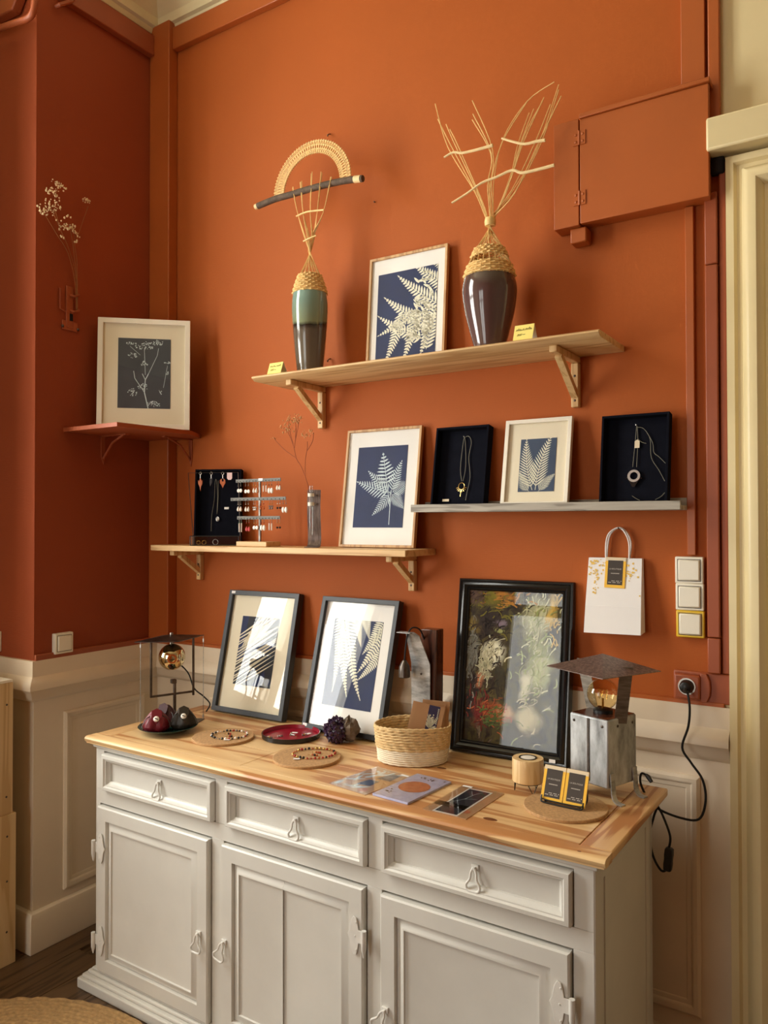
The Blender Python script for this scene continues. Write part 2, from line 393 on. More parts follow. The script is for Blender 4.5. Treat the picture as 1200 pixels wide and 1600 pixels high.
BP = [(0, 0), (-.024, 0), (-.024, .125), (-.016, .145), (0, .15)]
struct('baseboard_left', sweep([(-y, z) for y, z in BP], ROUTE), MT['beige'], bevel=.003)
# painted casing in the corner, picture rails, cornice
struct('trim_6', B(0, .12, -.05, 0, DZ, 3.725), MT['orange'], bevel=.004)
struct('trim_7', B(.12, 2.288, -.03, 0, 3.605, 3.70), MT['orange'], bevel=.003)
struct('trim_8', B(0, .03, -.50, -.05, 3.595, 3.685), MT['orange_dark'], bevel=.003)
struct('trim_9', B(0, .012, YP, -.05, DZ-.004, DZ+.022), MT['orange_dark'], bevel=.003)
struct('trim_10', B(.12, 2.288, -.012, 0, DZ-.004, DZ+.012), MT['orange'], bevel=.002)
CP = [(0, 3.70), (-.012, 3.70), (-.02, 3.72), (-.035, 3.725), (-.04, 3.76), (-.09, 3.80), (-.16, 3.86), (-.18, 3.90), (-.2, 3.91), (-.22, 3.95), (-.24, HC), (0, HC)]
struct('trim_11', sweep([(-y, z) for y, z in CP], [(XL, YP), (0, YP), (0, 0), (XR, 0)]), MT['ceiling'], smooth=True)
# strips and trunking at the right end of the orange wall
struct('trim_13', B(2.187, 2.251, -.02, 0, 2.78, 3.605), MT['orange'], bevel=.002)
struct('trim_14', B(2.259, 2.290, -.022, 0, 2.70, 3.70), MT['orange'], bevel=.003)
struct('trim_15', B(2.194, 2.217, -.016, 0, 1.49, 2.475), MT['orange'], bevel=.002)
for i, (a, b) in enumerate(((1.165, 1.262), (1.264, 2.298), (2.30, 2.50))):
    struct('trim_%d' % (16+i), B(2.247, 2.28, -.022, 0, a, b), MT['orange_dark'], bevel=.003)
struct('trim_19', B(2.284, 2.302, -.014, 0, 1.165, 2.58), MT['orange_dark'], bevel=.003)
struct('trim_20', B(2.262, XR, -.075, 0, 2.595, 2.685), MT['cream'], bevel=.006)
struct('trim_21', B(2.262, 2.30, -.024, .0, 2.548, 2.595), MT['cover_dark'], bevel=.006)  # dark block painting the shade of the cavity beside the meter cupboard
AP = [(0, 0), (0, -.03), (.02, -.034), (.027, -.024), (.04, -.026), (.047, -.046), (.06, -.056), (.078, -.058), (.092, -.046), (.097, -.034), (.108, -.032), (.113, -.05), (.15, -.05), (.15, 0)]
struct('trim_22', MB().ring(2.304, 3.6, -.3, 2.583, AP), MT['cream'], smooth=True)
d2 = struct('door_2', B(2.452, 3.45, -.03, 0, 0, 2.44), MT['cream'])
obj('door_panel', MB().ring(2.56, 3.3, 1.1, 2.3, [(0, -.03), (.01, -.045), (.03, -.04), (.04, -.03)]), MT['cream'], d2)

# pipework painted over at the top of the pier
o = tag(obj('painted_pipe', MB().tube(catmull([Y(-18, 50, -.64), Y(0, 44, -.64), Y(33, 33, -.64), Y(46, 27, -.64), Y(53, 13, -.64), Y(56, -25, -.64)], 6), .012, 10), MT['orange_dark'], smooth=True),
    'terracotta painted pipe elbow at the top left near the ceiling', 'pipe')
pf = thing('pipe_hood', 'terracotta painted box behind the pipe elbow at the top left', 'box', T(Y(10, 0, -.625)))
obj('hood_body', MB().prism([(-.1, -.04), (.035, -.05), (.09, .02), (.09, .4), (-.1, .4)], .0, .038, axis=1), MT['orange_dark'], pf, bevel=.006)
q = Y(88, 11, -.45); q = on(88, 11, 0, .012)
o = tag(obj('pipe_clip', MB().tube([on(88, 11, 0, .015), on(92, 8, 0, .03), on(112, 2, 0, .03), on(118, -6, 0, .03)], .008, 8), MT['orange_dark'], smooth=True),
    'small terracotta painted clip at the end of the picture rail on the left wall', 'clip')
# coat hooks left in the wall
for k, (u, v, lab) in enumerate(((516, 212, 'small rusty hook in the orange wall above the woven arch'), (516, 563, 'small rusty hook in the orange wall beside the green vase'), (586, 316, 'tiny rusty nail in the orange wall right of the bark stick'))):
    p = Y(u, v, 0)
    hk = MB().tube(catmull([(0, 0, .006), (0, -.012, 0), (0, -.016, -.008), (.002, -.02, -.004)] if k < 2 else [(0, 0, 0), (0, -.008, 0)], 4), .0022, 6)
    tag(obj('wall_hook' if k < 2 else 'nail', hk, MT['dark_steel'], M=T(p), smooth=True), lab, 'hook' if k < 2 else 'nail')

# orange meter cupboard
bx = thing('meter_cupboard', 'orange painted wooden meter cupboard with two hinges high on the wall', 'cupboard', T(1.826, 0, 2.473))
obj('frame_board', B(0, .078, -.065, 0, -.004, .316), MT['orange'], bx, bevel=.002)
dd = obj('door', B(.081, .442, -.065, -.045, 0, .312), MT['orange'], bx, bevel=.002)
obj('carcass', B(.08, .438, -.045, 0, .004, .306), MT['orange'], bx)
obj('top_strip', B(.081, .446, -.072, -.02, .3125, .326), MT['orange'], bx, bevel=.002)
obj('support_block', MB().prism([(-.05, -.05), (0, -.05), (0, -.005), (-.05, -.005)], .045, .095, axis=0), MT['orange'], bx, bevel=.004)
for z in (.055, .235):
    h = obj('hinge', B(.062, .078, -.068, -.0645, z, z+.042).box(.083, .099, -.068, -.0645, z, z+.042).tube([(.0803, -.068, z), (.0803, -.068, z+.042)], .003, 8), MT['orange'], bx)
    for x in (.07, .091):
        for zz in (.01, .031): obj('screw', MB().ball((x, -.068, z+zz), .0045, 8, 4, (1, .5, 1)), MT['orange'], h, smooth=True)
o = None
# ------------------------------------------------------------------ switches, socket
def switch(name, label, M, plate, group=None, s=.078):
    t = thing(name, label, 'switch', M, group)
    obj('cover_plate', B(-s/2, s/2, -.022, 0, -s/2, s/2), plate, t, bevel=.003)
    obj('rocker', B(-.029, .029, -.0275, -.02, -.029, .029), MT['white_plastic'], t, bevel=.004)
    obj('rocker_gap', MB().ring(-.031, .031, -.031, .031, [(0, -.0222), (0, -.0228), (.0015, -.0228), (.0015, -.0222)]), MT['card_dark'], t)
    return t
zc = (1.448, 1.373, 1.297)
switch('light_switch', 'ivory light switch, topmost of the three stacked beside the door frame', T(2.2, 0, zc[0]), MT['white_plastic'], s=.0755)
switch('light_switch', 'ivory light switch between the top one and the yellow one', T(2.201, 0, zc[1]), MT['white_plastic'], s=.0755)
switch('light_switch', 'light switch with a yellow surround below the ivory ones', T(2.202, 0, zc[2]), MT['yellow_plastic'], s=.0755)
switch('light_switch', 'ivory light switch low on the left wall', T(0, -.472, 1.125) @ RZ(R(90)), MT['white_plastic'])
switch('light_switch', 'ivory light switch cut by the left edge of the picture', T(-.245, YP, 1.128), MT['white_plastic'])
so = thing('wall_socket', 'terracotta painted wall socket above the dado, right of the lantern lamp', 'socket', T(2.194, 0, 1.122))
obj('base_plate', B(-.04, .11, -.012, 0, -.042, .042), MT['orange_dark'], so, bevel=.004)
obj('front_plate', B(-.034, .034, -.03, -.01, -.034, .034), MT['orange_dark'], so, bevel=.005)
obj('side_cover', MB().prism([(.034, -.04), (.05, -.04), (.058, -.02), (.06, 0), (.058, .02), (.05, .04), (.034, .04)], -.022, -.01, axis=1), MT['orange_dark'], so, bevel=.002)
obj('socket_well', MB().lathe([(.0235, 0), (.0235, .003), (.0195, .003), (.0195, 0), (.0235, 0)], 24, T(0, -.03, .002) @ RX(R(90))), MT['chrome'], so, smooth=True)

# ------------------------------------------------------------------ sideboard
AC = -.0139
CM = T(.35, -.624, 0) @ RZ(AC)
sb = thing('sideboard', 'grey painted sideboard with pine top, three drawers and three panelled doors', 'sideboard', CM)
FR = .03
G = MT['grey_paint']
car = MB().box(.03, 1.765, .11, .50, .03, .815)
obj('carcass', car, G, sb)
ff = MB()
for x0_, x1_ in ((.026, .047), (.583, .632), (1.157, 1.203), (1.718, 1.766)): ff.box(x0_, x1_, FR, .07, .03, .628)
for x0_, x1_ in ((.026, .067), (.598, .645), (1.161, 1.205), (1.720, 1.766)): ff.box(x0_, x1_, FR, .07, .676, .808)
ff.box(.026, 1.766, FR, .07, .628, .676); ff.box(.026, 1.766, FR, .07, .806, .835); ff.box(.026, 1.766, FR, .07, .03, .064)
obj('face_frame', ff, G, sb, bevel=.0012)
side = MB().box(1.75, 1.768, .032, .07, .03, .83).box(1.75, 1.768, .445, .485, .03, .83).box(1.75, 1.768, .07, .445, .775, .83).box(1.75, 1.762, .07, .445, .03, .775)
obj('side_panel', side, G, sb, bevel=.0015)
obj('side_panel', MB().box(.022, .03, .032, .485, .03, .83), G, sb, bevel=.001)
obj('back_post', B(1.735, 1.765, .488, .515, .0, .828), G, sb, bevel=.0015)
cn = MB()
cn.box(.012, 1.782, .014, .53, .826, .833).box(.018, 1.776, .021, .525, .816, .827)
obj('cornice_moulding', cn, G, sb, bevel=.002)
pl = MB().box(-.02, 1.81, -.012, .53, 0, .034).box(-.008, 1.798, -.001, .525, .034, .046).box(.006, 1.784, .012, .52, .046, .058).box(.016, 1.774, .02, .515, .058, .066)
obj('plinth', pl, G, sb, bevel=.004)
wt = obj('worktop', B(.004, 1.796, .006, .545, .831, .838), MT['pine_top_x'], sb)
def plk(x0_, x1_, y0_, y1_, m, bev=.0012): obj('plank', B(x0_, x1_, y0_, y1_, .8335, .854), m, wt, bevel=bev)
nose = [(.0, .846), (.003, .851), (.009, .854), (.0515, .854), (.0515, .833), (.008, .833), (.002, .838)]
obj('plank', MB().prism(nose, 0, 1.80, axis=0), MT['pine_top_x'], wt, smooth=True)
plk(.0, .075, .0525, .548, MT['pine_top_y'], .004); plk(1.725, 1.80, .0525, .548, MT['pine_top_y'], .004)
ys = [.0525, .215, .385, .548]
for i in range(3):
    plk(.076, .6745, ys[i], ys[i+1]-.0007, MT['pine_top_x']); plk(.6755, 1.724, ys[i], ys[i+1]-.0007, MT['pine_top_x'])
for u, v, a_, b_ in ((766, 1280, .024, .009), (690, 1200, .02, .007), (300, 1128, .012, .005), (905, 1330, .006, .003)):
    p = CM.inverted() @ Z(u, v, ZT); obj('knot', MB().lathe([(0, .00025), (.75, .0002), (1, 0), (0, -.0005)], 20, T(p.x, p.y, .854), a_*.8, b_), MT['knot'], wt, smooth=True)
def pull(par, x, z, y, s=1.0, tilt=0.0, wide=1.0):
    h = obj('handle', B(-.011*s, .011*s, -.006, 0, -.008*s, .008*s).box(-.004*s, .004*s, -.014, -.003, -.006*s, .003*s), MT['grey_hw'], par, bevel=.001, M=T(x, y, z))
    lp = [(0, -.011, .0), (-.008*s, -.012, -.012*s), (-.0105*s, -.014, -.03*s), (-.021*s*wide, -.016, -.047*s), (-.016*s*wide, -.017, -.06*s), (0, -.017, -.062*s), (.016*s*wide, -.017, -.06*s), (.021*s*wide, -.016, -.047*s), (.0105*s, -.014, -.03*s), (.008*s, -.012, -.012*s)]
    M = T(x, y, z) @ RY(tilt)
    obj('ring_pull', MB().tube(catmull(lp, 5, True), .0037*s, 8, True), MT['grey_hw'], par, smooth=True, M=M)
def drawer(x0_, x1_, z0_, z1_):
    d = obj('drawer', MB().ring(x0_, x1_, z0_, z1_, [(0, .055), (0, .016), (.003, .012), (.013, .011), (.017, .016), (.02, .016), (.022, .022), (.03, .028), (.031, .034), (.031, .055)]).box(x0_+.028, x1_-.028, .034, .05, z0_+.028, z1_-.028), G, sb, smooth=True)
    xm = (x0_+x1_)/2+.0
    pull(d, xm+.01, z1_-.05, .034, .86)
def hinge(par, x, z, sgn):
    # leaf on the door, knuckle and pointed finial on the stile; sgn +1: door to the right of the knuckle
    out = [(0, -.016), (.012, -.016), (.014, -.03), (.018, -.045), (.026, -.048), (.032, -.036), (.036, -.012), (.042, 0), (.036, .012), (.032, .036), (.026, .048), (.018, .045), (.014, .03), (.012, .016), (0, .016)]
    hb = obj('hinge', MB().prism([(sgn*a*1.15, b*1.05) for a, b in out], -.0035, 0, axis=1), MT['grey_hw'], par, M=T(x, .012, z), bevel=.0008)
    obj('knuckle', MB().tube([(0, -.006, .022), (0, -.006, -.026), (0, -.006, -.034), (0, -.006, -.048)], [.007, .007, .005, .0018], 10).box(-.004 if sgn > 0 else -.012, .012 if sgn > 0 else .004, -.004, 0, -.008, .008), MT['grey_hw'], hb, smooth=True, M=T(-sgn*.006, 0, 0))
    for dz in (-.036, .036, 0): obj('screw', MB().ball((sgn*.0215 if dz else sgn*.024, -.0035, dz), .0028, 8, 4, (1, .5, 1)), MT['grey_hw'], hb, smooth=True)
def door(x0_, x1_, hx, hs, split):
    z0_, z1_ = .068, .6215
    d = obj('door', MB().ring(x0_, x1_, z0_, z1_, [(0, .05), (0, .018), (.004, .014), (.044, .014), (.0455, .018), (.0455, .028), (.046, .05)]), G, sb, smooth=True)
    a, b, c, e = x0_+.046, x1_-.046, z0_+.046, z1_-.046
    cuts = [a]+([a+(b-a)*.46] if split else [])+[b]
    for k in range(len(cuts)-1):
        p0, p1 = cuts[k]+(.0006 if k else 0), cuts[k+1]
        # fielded panel: bevel, bead and raised field
        pm_ = MB(); L = 0 if k == 0 else 1; Rr = 1 if k < len(cuts)-2 else 0
        prof = [(0, .026), (.012, .022), (.02, .016), (.026, .0155), (.028, .02), (.032, .021)]
        vs = []
        for o_, y_ in prof:
            l_, r_ = (0 if L else o_), (0 if Rr else o_)
            vs.append([(p0+l_, y_, c+o_), (p1-r_, y_, c+o_), (p1-r_, y_, e-o_), (p0+l_, y_, e-o_)])
        for i in range(len(vs)-1):
            for q_ in range(4): pm_.poly([vs[i][q_], vs[i][(q_+1) % 4], vs[i+1][(q_+1) % 4], vs[i+1][q_]])
        pm_.poly(vs[-1]); pm_.poly([(p0, .04, c), (p1, .04, c), (p1, .04, e), (p0, .04, e)])
        obj('panel', pm_, G, d, smooth=True)
    pull(d, hx, .335 if not split else .34, .014, .86, hs[0], hs[1])
    return d
drawer(.072, .5945, .679, .8005); drawer(.650, 1.1575, .679, .8005); drawer(1.210, 1.7165, .679, .8005)
d1 = door(.0505, .5785, .545, (0, 1.1), False); d2_ = door(.6355, 1.1525, .652, (R(14), 1.1), True); d3 = door(1.2065, 1.7135, 1.225, (R(22), 1.1), False)
for z in (.485, .175): hinge(d1, .049, z, 1); hinge(d2_, 1.156, z+.012, -1); hinge(d3, 1.717, z+.022, -1)
# ------------------------------------------------------------------ shelves
def bracket(par, x, z, arm, drop, y_off=0):
    b = obj('bracket', B(x-.012, x+.012, -.022, 0, z-drop, z-.0205), MT['pine_bracket'], par, bevel=.003)
    obj('arm', B(x-.012, x+.012, -arm, -.0005, z-.02, z), MT['pine_bracket'], b, bevel=.003)
    a, c = Vector((0, -arm+.045, z-.02)), Vector((0, -.018, z-drop+.035))
    d = (c-a).normalized(); n = Vector((0, -d.z, d.y))*.009
    obj('brace', MB().prism([((a+n).y, (a+n).z), ((c+n).y, (c+n).z), ((c-n).y, (c-n).z), ((a-n).y, (a-n).z)], x-.0105, x+.0105, axis=0), MT['pine_bracket'], b, bevel=.001)
    for dz in (.02, drop-.06): obj('screw', MB().ball((x, -.022, z-drop+dz), .004, 8, 4, (1, .4, 1)), MT['dark_steel'], b, smooth=True)
us = thing('wall_shelf', 'long pale pine shelf carrying the two vases, on two wooden brackets', 'shelf', T(.768, 0, 2.088))
obj('board', MB().prism([(0, 0), (-.232, 0), (-.247, .010), (-.247, .014), (-.24, .018), (0, .018)], 0, 1.25, axis=0), MT['pine_shelf'], us, bevel=.001)
for u, v in ((503, 660), (900, 630)):
    bracket(us, Y(u, v, -.01).x-.768, 0, .205, .155)
ms = thing('wall_shelf', 'pale pine shelf carrying the earring stand and the tube vase', 'shelf', T(.187, 0, 1.473))
obj('board', B(0, 1.192, -.2, 0, 0, .022), MT['pine_shelf'], ms, bevel=.002)
for u, v in ((313, 890), (645, 915)): bracket(ms, Y(u, v, -.01).x-.187, 0, .165, .125)
pg = thing('picture_ledge', 'narrow weathered grey picture ledge with a raised lip', 'shelf', T(1.345, 0, 1.618))
obj('base', B(0, .85, -.1, 0, 0, .012), MT['grey_ledge'], pg, bevel=.001)
obj('front_lip', B(-.001, .851, -.108, -.098, -.001, .024), MT['grey_ledge'], pg, bevel=.001)
obj('back_rail', B(-.001, .868, -.012, 0, -.001, .034), MT['grey_ledge'], pg, bevel=.001)
cs = thing('corner_shelf', 'small terracotta painted corner shelf on two iron brackets', 'shelf', T(0, 0, 1.935))
obj('board', MB().prism([(0, 0), (0, -.465), (.315, -.465), (.335, -.12), (.262, 0)], 0, .016), MT['orange_dark'], cs, bevel=.001)
def lbr(name, M):
    obj(name, MB().prism([(-.009, 0), (.009, 0), (.009, -.08), (.003, -.115), (-.009, -.085)], -.004, 0, axis=1).box(-.009, .009, -.15, 0, -.004, 0).tube([(0, -.125, -.003), (0, -.06, -.03), (0, -.004, -.09)], .0045, 6), MT['orange_dark'], cs, M=M, smooth=True)
lbr('iron_bracket', T(0, -.285, 0) @ RZ(R(90))); lbr('iron_bracket', T(.205, 0, 0))

# ------------------------------------------------------------------ framed prints
def clip(poly, r):
    x0_, x1_, y0_, y1_ = r
    for ax, val, sg in ((0, x0_, 1), (0, x1_, -1), (1, y0_, 1), (1, y1_, -1)):
        out = []
        for i in range(len(poly)):
            a, b = poly[i-1], poly[i]; da, db = sg*(a[ax]-val), sg*(b[ax]-val)
            if (da >= 0) != (db >= 0):
                t = da/(da-db); out.append((a[0]+(b[0]-a[0])*t, a[1]+(b[1]-a[1])*t))
            if db >= 0: out.append(b)
        poly = out
        if len(poly) < 3: return []
    return poly
class Motif:
    def __init__(s): s.p = []
    def leaf(s, a, b, wd, blunt=.35):
        a, b = Vector(a), Vector(b); d = b-a; n = Vector((-d.y, d.x)).normalized()*wd/2
        s.p.append([tuple(q) for q in (a+n*.5, a+d*blunt+n, a+d*.75+n*.7, b, a+d*.75-n*.7, a+d*blunt-n, a-n*.5)])
    def line(s, pts, wd):
        for i in range(len(pts)-1):
            a, b = Vector(pts[i]), Vector(pts[i+1]); d = b-a
            if d.length < 1e-6: continue
            n = Vector((-d.y, d.x)).normalized()*wd/2; s.p.append([tuple(a+n), tuple(b+n), tuple(b-n), tuple(a-n)])
    def disc(s, c, r, n=10, sy=1): s.p.append([(c[0]+r*math.cos(2*math.pi*i/n), c[1]+r*sy*math.sin(2*math.pi*i/n)) for i in range(n)])
    def pinna(s, a, b, wd, n, fill=.62):     # one feather with small leaflets both sides
        a, b = Vector(a), Vector(b); d = b-a; L = d.length; t = d/L; nn = Vector((-t.y, t.x))
        s.line([a, b], L*.02)
        for i in range(n):
            k = (i+.5)/n; p = a+d*k; l = wd*(1-k)**.75*(.55+.45*min(1, k*5))
            for sg in (1, -1): s.leaf(p, p+(nn*sg*.92+t*.45)*l, L/n*fill)
    def frond(s, a, b, wd, n, n2=0, bend=0, start=.18, up=.5, fill=.8):
        a, b = Vector(a), Vector(b); d = b-a; L = d.length; t = d/L; nn = Vector((-t.y, t.x))
        P = lambda k: a+d*k+nn*bend*L*4*k*(1-k)
        s.line([P(k/12) for k in range(13)], L*.010)
        for i in range(n):
            k = start+(1-start)*(i+.5)/n; p = P(k); tt = (P(min(1, k+.02))-P(k-.02)).normalized(); m = Vector((-tt.y, tt.x))
            l = wd*max(.03, (1-(k-start)/(1-start))**.85)*(.75+.25*min(1, i/2))
            for sg in (1, -1):
                e = p+(m*sg*math.cos(up)+tt*math.sin(up))*l; g = L*(1-start)/n
                if n2 and l > .02: s.pinna(p, e, g*.62, max(4, int(n2*l/wd)))
                else: s.leaf(p, e, g*fill)
    def build(s, rect, y, M=None):
        mb = MB()
        for q in s.p:
            c = clip(q, rect)
            if len(c) > 2: mb.poly([(x, y, z) for x, z in c])
        return mb
FPROF = lambda fw, dp: [(0, 0), (0, dp), (fw*.7, dp), (fw*.7, dp*.5), (fw, dp*.5), (fw, .0)]
def picture(label, bl, wd, ht, a, lean, fw, dp, fm, matm, prect, pm_, motif, mm, glass=True, name='framed_print', prof=None, extra=None):
    n = Vector((-math.sin(a), math.cos(a), 0)); ex = Vector((math.cos(a), math.sin(a), 0)); up = Vector((0, 0, 1))
    u_ = up*math.cos(lean)+n*math.sin(lean); bk = n*math.cos(lean)-up*math.sin(lean)
    M = Matrix(((ex.x, bk.x, u_.x, bl[0]), (ex.y, bk.y, u_.y, bl[1]), (ex.z, bk.z, u_.z, bl[2]+dp*math.sin(lean)+.0003), (0, 0, 0, 1)))
    t = thing(name, label, 'picture', M)
    obj('frame', MB().ring(0, wd, 0, ht, prof or FPROF(fw, dp)), fm, t, bevel=0 if prof else .001, smooth=bool(prof))
    e = fw*.85
    obj('backing_board', B(e, wd-e, dp*.62, dp*.8, e, ht-e), MT['kraft'], t)
    if matm: obj('mat_board', B(e, wd-e, dp*.5, dp*.6, e, ht-e), matm, t)
    x0_, x1_, q0, q1 = prect
    yb = dp*.5-.0012
    pr = obj('print', B(x0_, x1_, yb, dp*.5-.0003, q0, q1), pm_, t)
    if motif:
        for i, (mo, mt_) in enumerate(zip(motif, mm)): obj('print_motif', mo.build(prect, yb-.0002-.00015*i), mt_, pr, fix=False)
    if glass: obj('glass', B(e, wd-e, dp*.5-.0055, dp*.5-.0045, e, ht-e), MT['picglass'], t)
    if extra: extra(t, wd, ht)
    return t
def sticker(t, x, z, y=-.0006, s=1.0): obj('price_sticker', B(x-.0095*s, x+.0095*s, y, y+.0004, z-.005*s, z+.005*s), MT['paper'], t)

# big fern print on the upper shelf
m = Motif(); w_, h_ = .313, .413
rx = (.036, w_-.038, .035, h_-.062)
for a_, b_, wd_, n_ in (((.30, .20), (.115, .338), .062, 13), ((.27, .13), (.062, .268), .064, 14), ((.22, .10), (.038, .205), .05, 12), ((.33, .26), (.175, .372), .06, 12), ((.34, .33), (.235, .385), .06, 9),
                       ((.14, .20), (.075, .028), .055, 13), ((.20, .21), (.148, .025), .055, 13), ((.25, .22), (.215, .03), .05, 12), ((.30, .2), (.275, .03), .05, 11), ((.24, .06), (.30, .24), .05, 11), ((.19, .20), (.04, .13), .04, 11)):
    m.frond(a_, b_, wd_*.78, n_+4, 0, .03, .0, .6, .62)
for i in range(46):
    x, z = random.uniform(.2, .27), random.uniform(.1, .33)
    an = random.uniform(2, 3.2); m.leaf((x, z), (x+.03*math.cos(an), z+.03*math.sin(an)), .009)
picture('white cyanotype of many fern fronds in an oak frame between the vases', (1.127, -.055, 2.106), w_, h_, 0, math.asin(.032/.413), .009, .016, MT['frame_oak'], MT['mat_white'], rx, MT['navy'], [m], [MT['fern_white']])
# single fern on the middle shelf
m = Motif(); w_, h_ = .309, .422
rx = (.050, .050+.205, .070, .070+.288)
m.line([(.20, .08), (.199, .2)], .0026)
m.frond((.199, .14), (.155, .335), .055, 9, 0, 0, .42, .25, .5)
for b_, wd_ in (((.052, .235), .07), ((.098, .272), .06), ((.236, .305), .06), ((.275, .225), .065), ((.128, .112), .05), ((.255, .135), .055)):
    m.frond((.199, .19), b_, wd_*.66, 12, 0, .02, .08, .6, .42)
picture('cyanotype of a single pale fern in an oak frame on the middle shelf', (1.03, -.083, 1.495), w_, h_, R(.2), math.asin(.06/.422), .009, .017, MT['frame_oak'], MT['mat_white'], rx, MT['navy'], [m], [MT['fern_blue']])
# small white frame on the ledge
m = Motif(); w_, h_ = .217, .276
rx = (.053, .053+.117, .045, .045+.168)
for a_, b_, wd_ in (((.11, .05), (.155, .225), .05), ((.10, .05), (.072, .215), .05), ((.09, .045), (.055, .11), .03), ((.12, .045), (.172, .10), .028)):
    m.frond(a_, b_, wd_, 18, 0, .05, .05, .75, .40)
picture('small white frame with a pale leaf print, between the black trays on the ledge', (1.652, -.082, 1.631), w_, h_, 0, R(10.5), .0125, .018, MT['white_frame'], MT['mat_cream'], rx, MT['navy2'], [m], [MT['fern_white']])
# umbel print in the corner
m = Motif(); w_, h_ = .355, .446
rx = (.077, .077+.202, .085, .085+.283)
cx = .077+.105
m.line([(cx+.013, .08), (cx-.003, .15), (cx, .2), (cx+.012, .225)], .0035); m.line([(cx-.003, .15), (cx-.04, .205), (cx-.045, .235)], .0022); m.line([(cx, .2), (cx-.012, .225)], .0025)
m.line([(cx, .22), (cx-.005, .325)], .0018); m.line([(cx+.012, .225), (cx+.045, .30), (cx+.05, .33)], .0016); m.line([(cx-.02, .30), (cx-.06, .335)], .0012); m.line([(cx+.07, .17), (cx+.085, .26)], .0014)
for ex_, ez_, rw, rh, k in ((cx-.005, .335, .034, .016, 60), (cx-.055, .345, .02, .006, 24), (cx+.045, .35, .028, .010, 36), (cx-.05, .295, .018, .012, 24), (cx-.005, .265, .014, .01, 16), (cx+.09, .272, .02, .004, 20), (cx-.045, .145, .022, .014, 26), (cx-.008, .17, .02, .012, 36), (cx+.03, .1, .028, .012, 40), (cx+.058, .15, .006, .01, 8), (cx+.085, .225, .005, .01, 8)):
    for i in range(k):
        an = random.uniform(0, 6.28); rr = math.sqrt(random.random()); m.disc((ex_+rw*rr*math.cos(an), ez_+rh*rr*math.sin(an)+.3*rh*(1-(rr*math.cos(an))**2)), random.uniform(.0014, .0028), 5)
picture('white frame with a pale umbel plant on slate, standing on the corner shelf', (.073, -.372, 1.952), w_, h_, R(43), R(4.2), .02, .02, MT['white_frame'], MT['mat_cream'], rx, MT['slate'], [m], [MT['fern_blue']])
# charcoal frame, left: palm shadow print
m = Motif(); m2 = Motif(); w_, h_ = .351, .468
rx = (.078, .078+.186, .108, .108+.262)
rng = random.Random(3)
for k in range(17):
    z = .115+k*.013
    m.leaf((.07+.01*rng.random(), z-.03), (.275, z+.075+.03*rng.random()), rng.uniform(.004, .010), .5)
for k in range(7): m.leaf((.165+k*.014, .37), (.09+k*.006, .24), rng.uniform(.004, .009), .4)
m2.p += [[(.078, .235), (.25, .29), (.264, .26), (.078, .20)], [(.078, .37), (.11, .37), (.1, .24), (.078, .22)], [(.17, .11), (.225, .17), (.235, .13), (.2, .108)]]
m2.disc((.245, .128), .014, 14)
picture('charcoal frame with a dark palm leaf print, nearest the left corner', (.463, -.14, ZT), w_, h_, R(.5), math.asin(.105/.468), .0185, .03, MT['black_frame'], MT['mat_cream'], rx, MT['inkblack'], [m2, m], [MT['navy'], MT['mat_cream']], extra=lambda t, a, b: sticker(t, .022, b-.009))
# charcoal frame, right: hanging ferns
m = Motif(); w_, h_ = .336, .469
rx = (.062, .062+.212, .088, .088+.305)
for a_, b_, wd_, bd in (((.085, .41), (.10, .135), .032, .03), ((.10, .41), (.165, .125), .04, -.03), ((.12, .42), (.225, .12), .042, -.05), ((.15, .42), (.195, .30), .03, 0), ((.19, .42), (.225, .33), .03, 0)):
    m.frond(a_, b_, wd_, 26, 0, bd, .04, .35, .72)
for a_, b_, wd_, bd in (((.275, .405), (.205, .275), .035, .04), ((.285, .38), (.195, .21), .036, .04), ((.29, .30), (.20, .185), .03, .04)):
    m.frond(a_, b_, wd_, 18, 0, bd, .04, .35, .72)
picture('charcoal frame with hanging white fern fronds on blue, behind the geode', (.922, -.157, ZT), w_, h_, R(-1.8), math.asin(.122/.469), .0165, .03, MT['black_frame'], MT['mat_white'], rx, MT['navy'], [m], [MT['fern_white']], extra=lambda t, a, b: sticker(t, .014, .011))

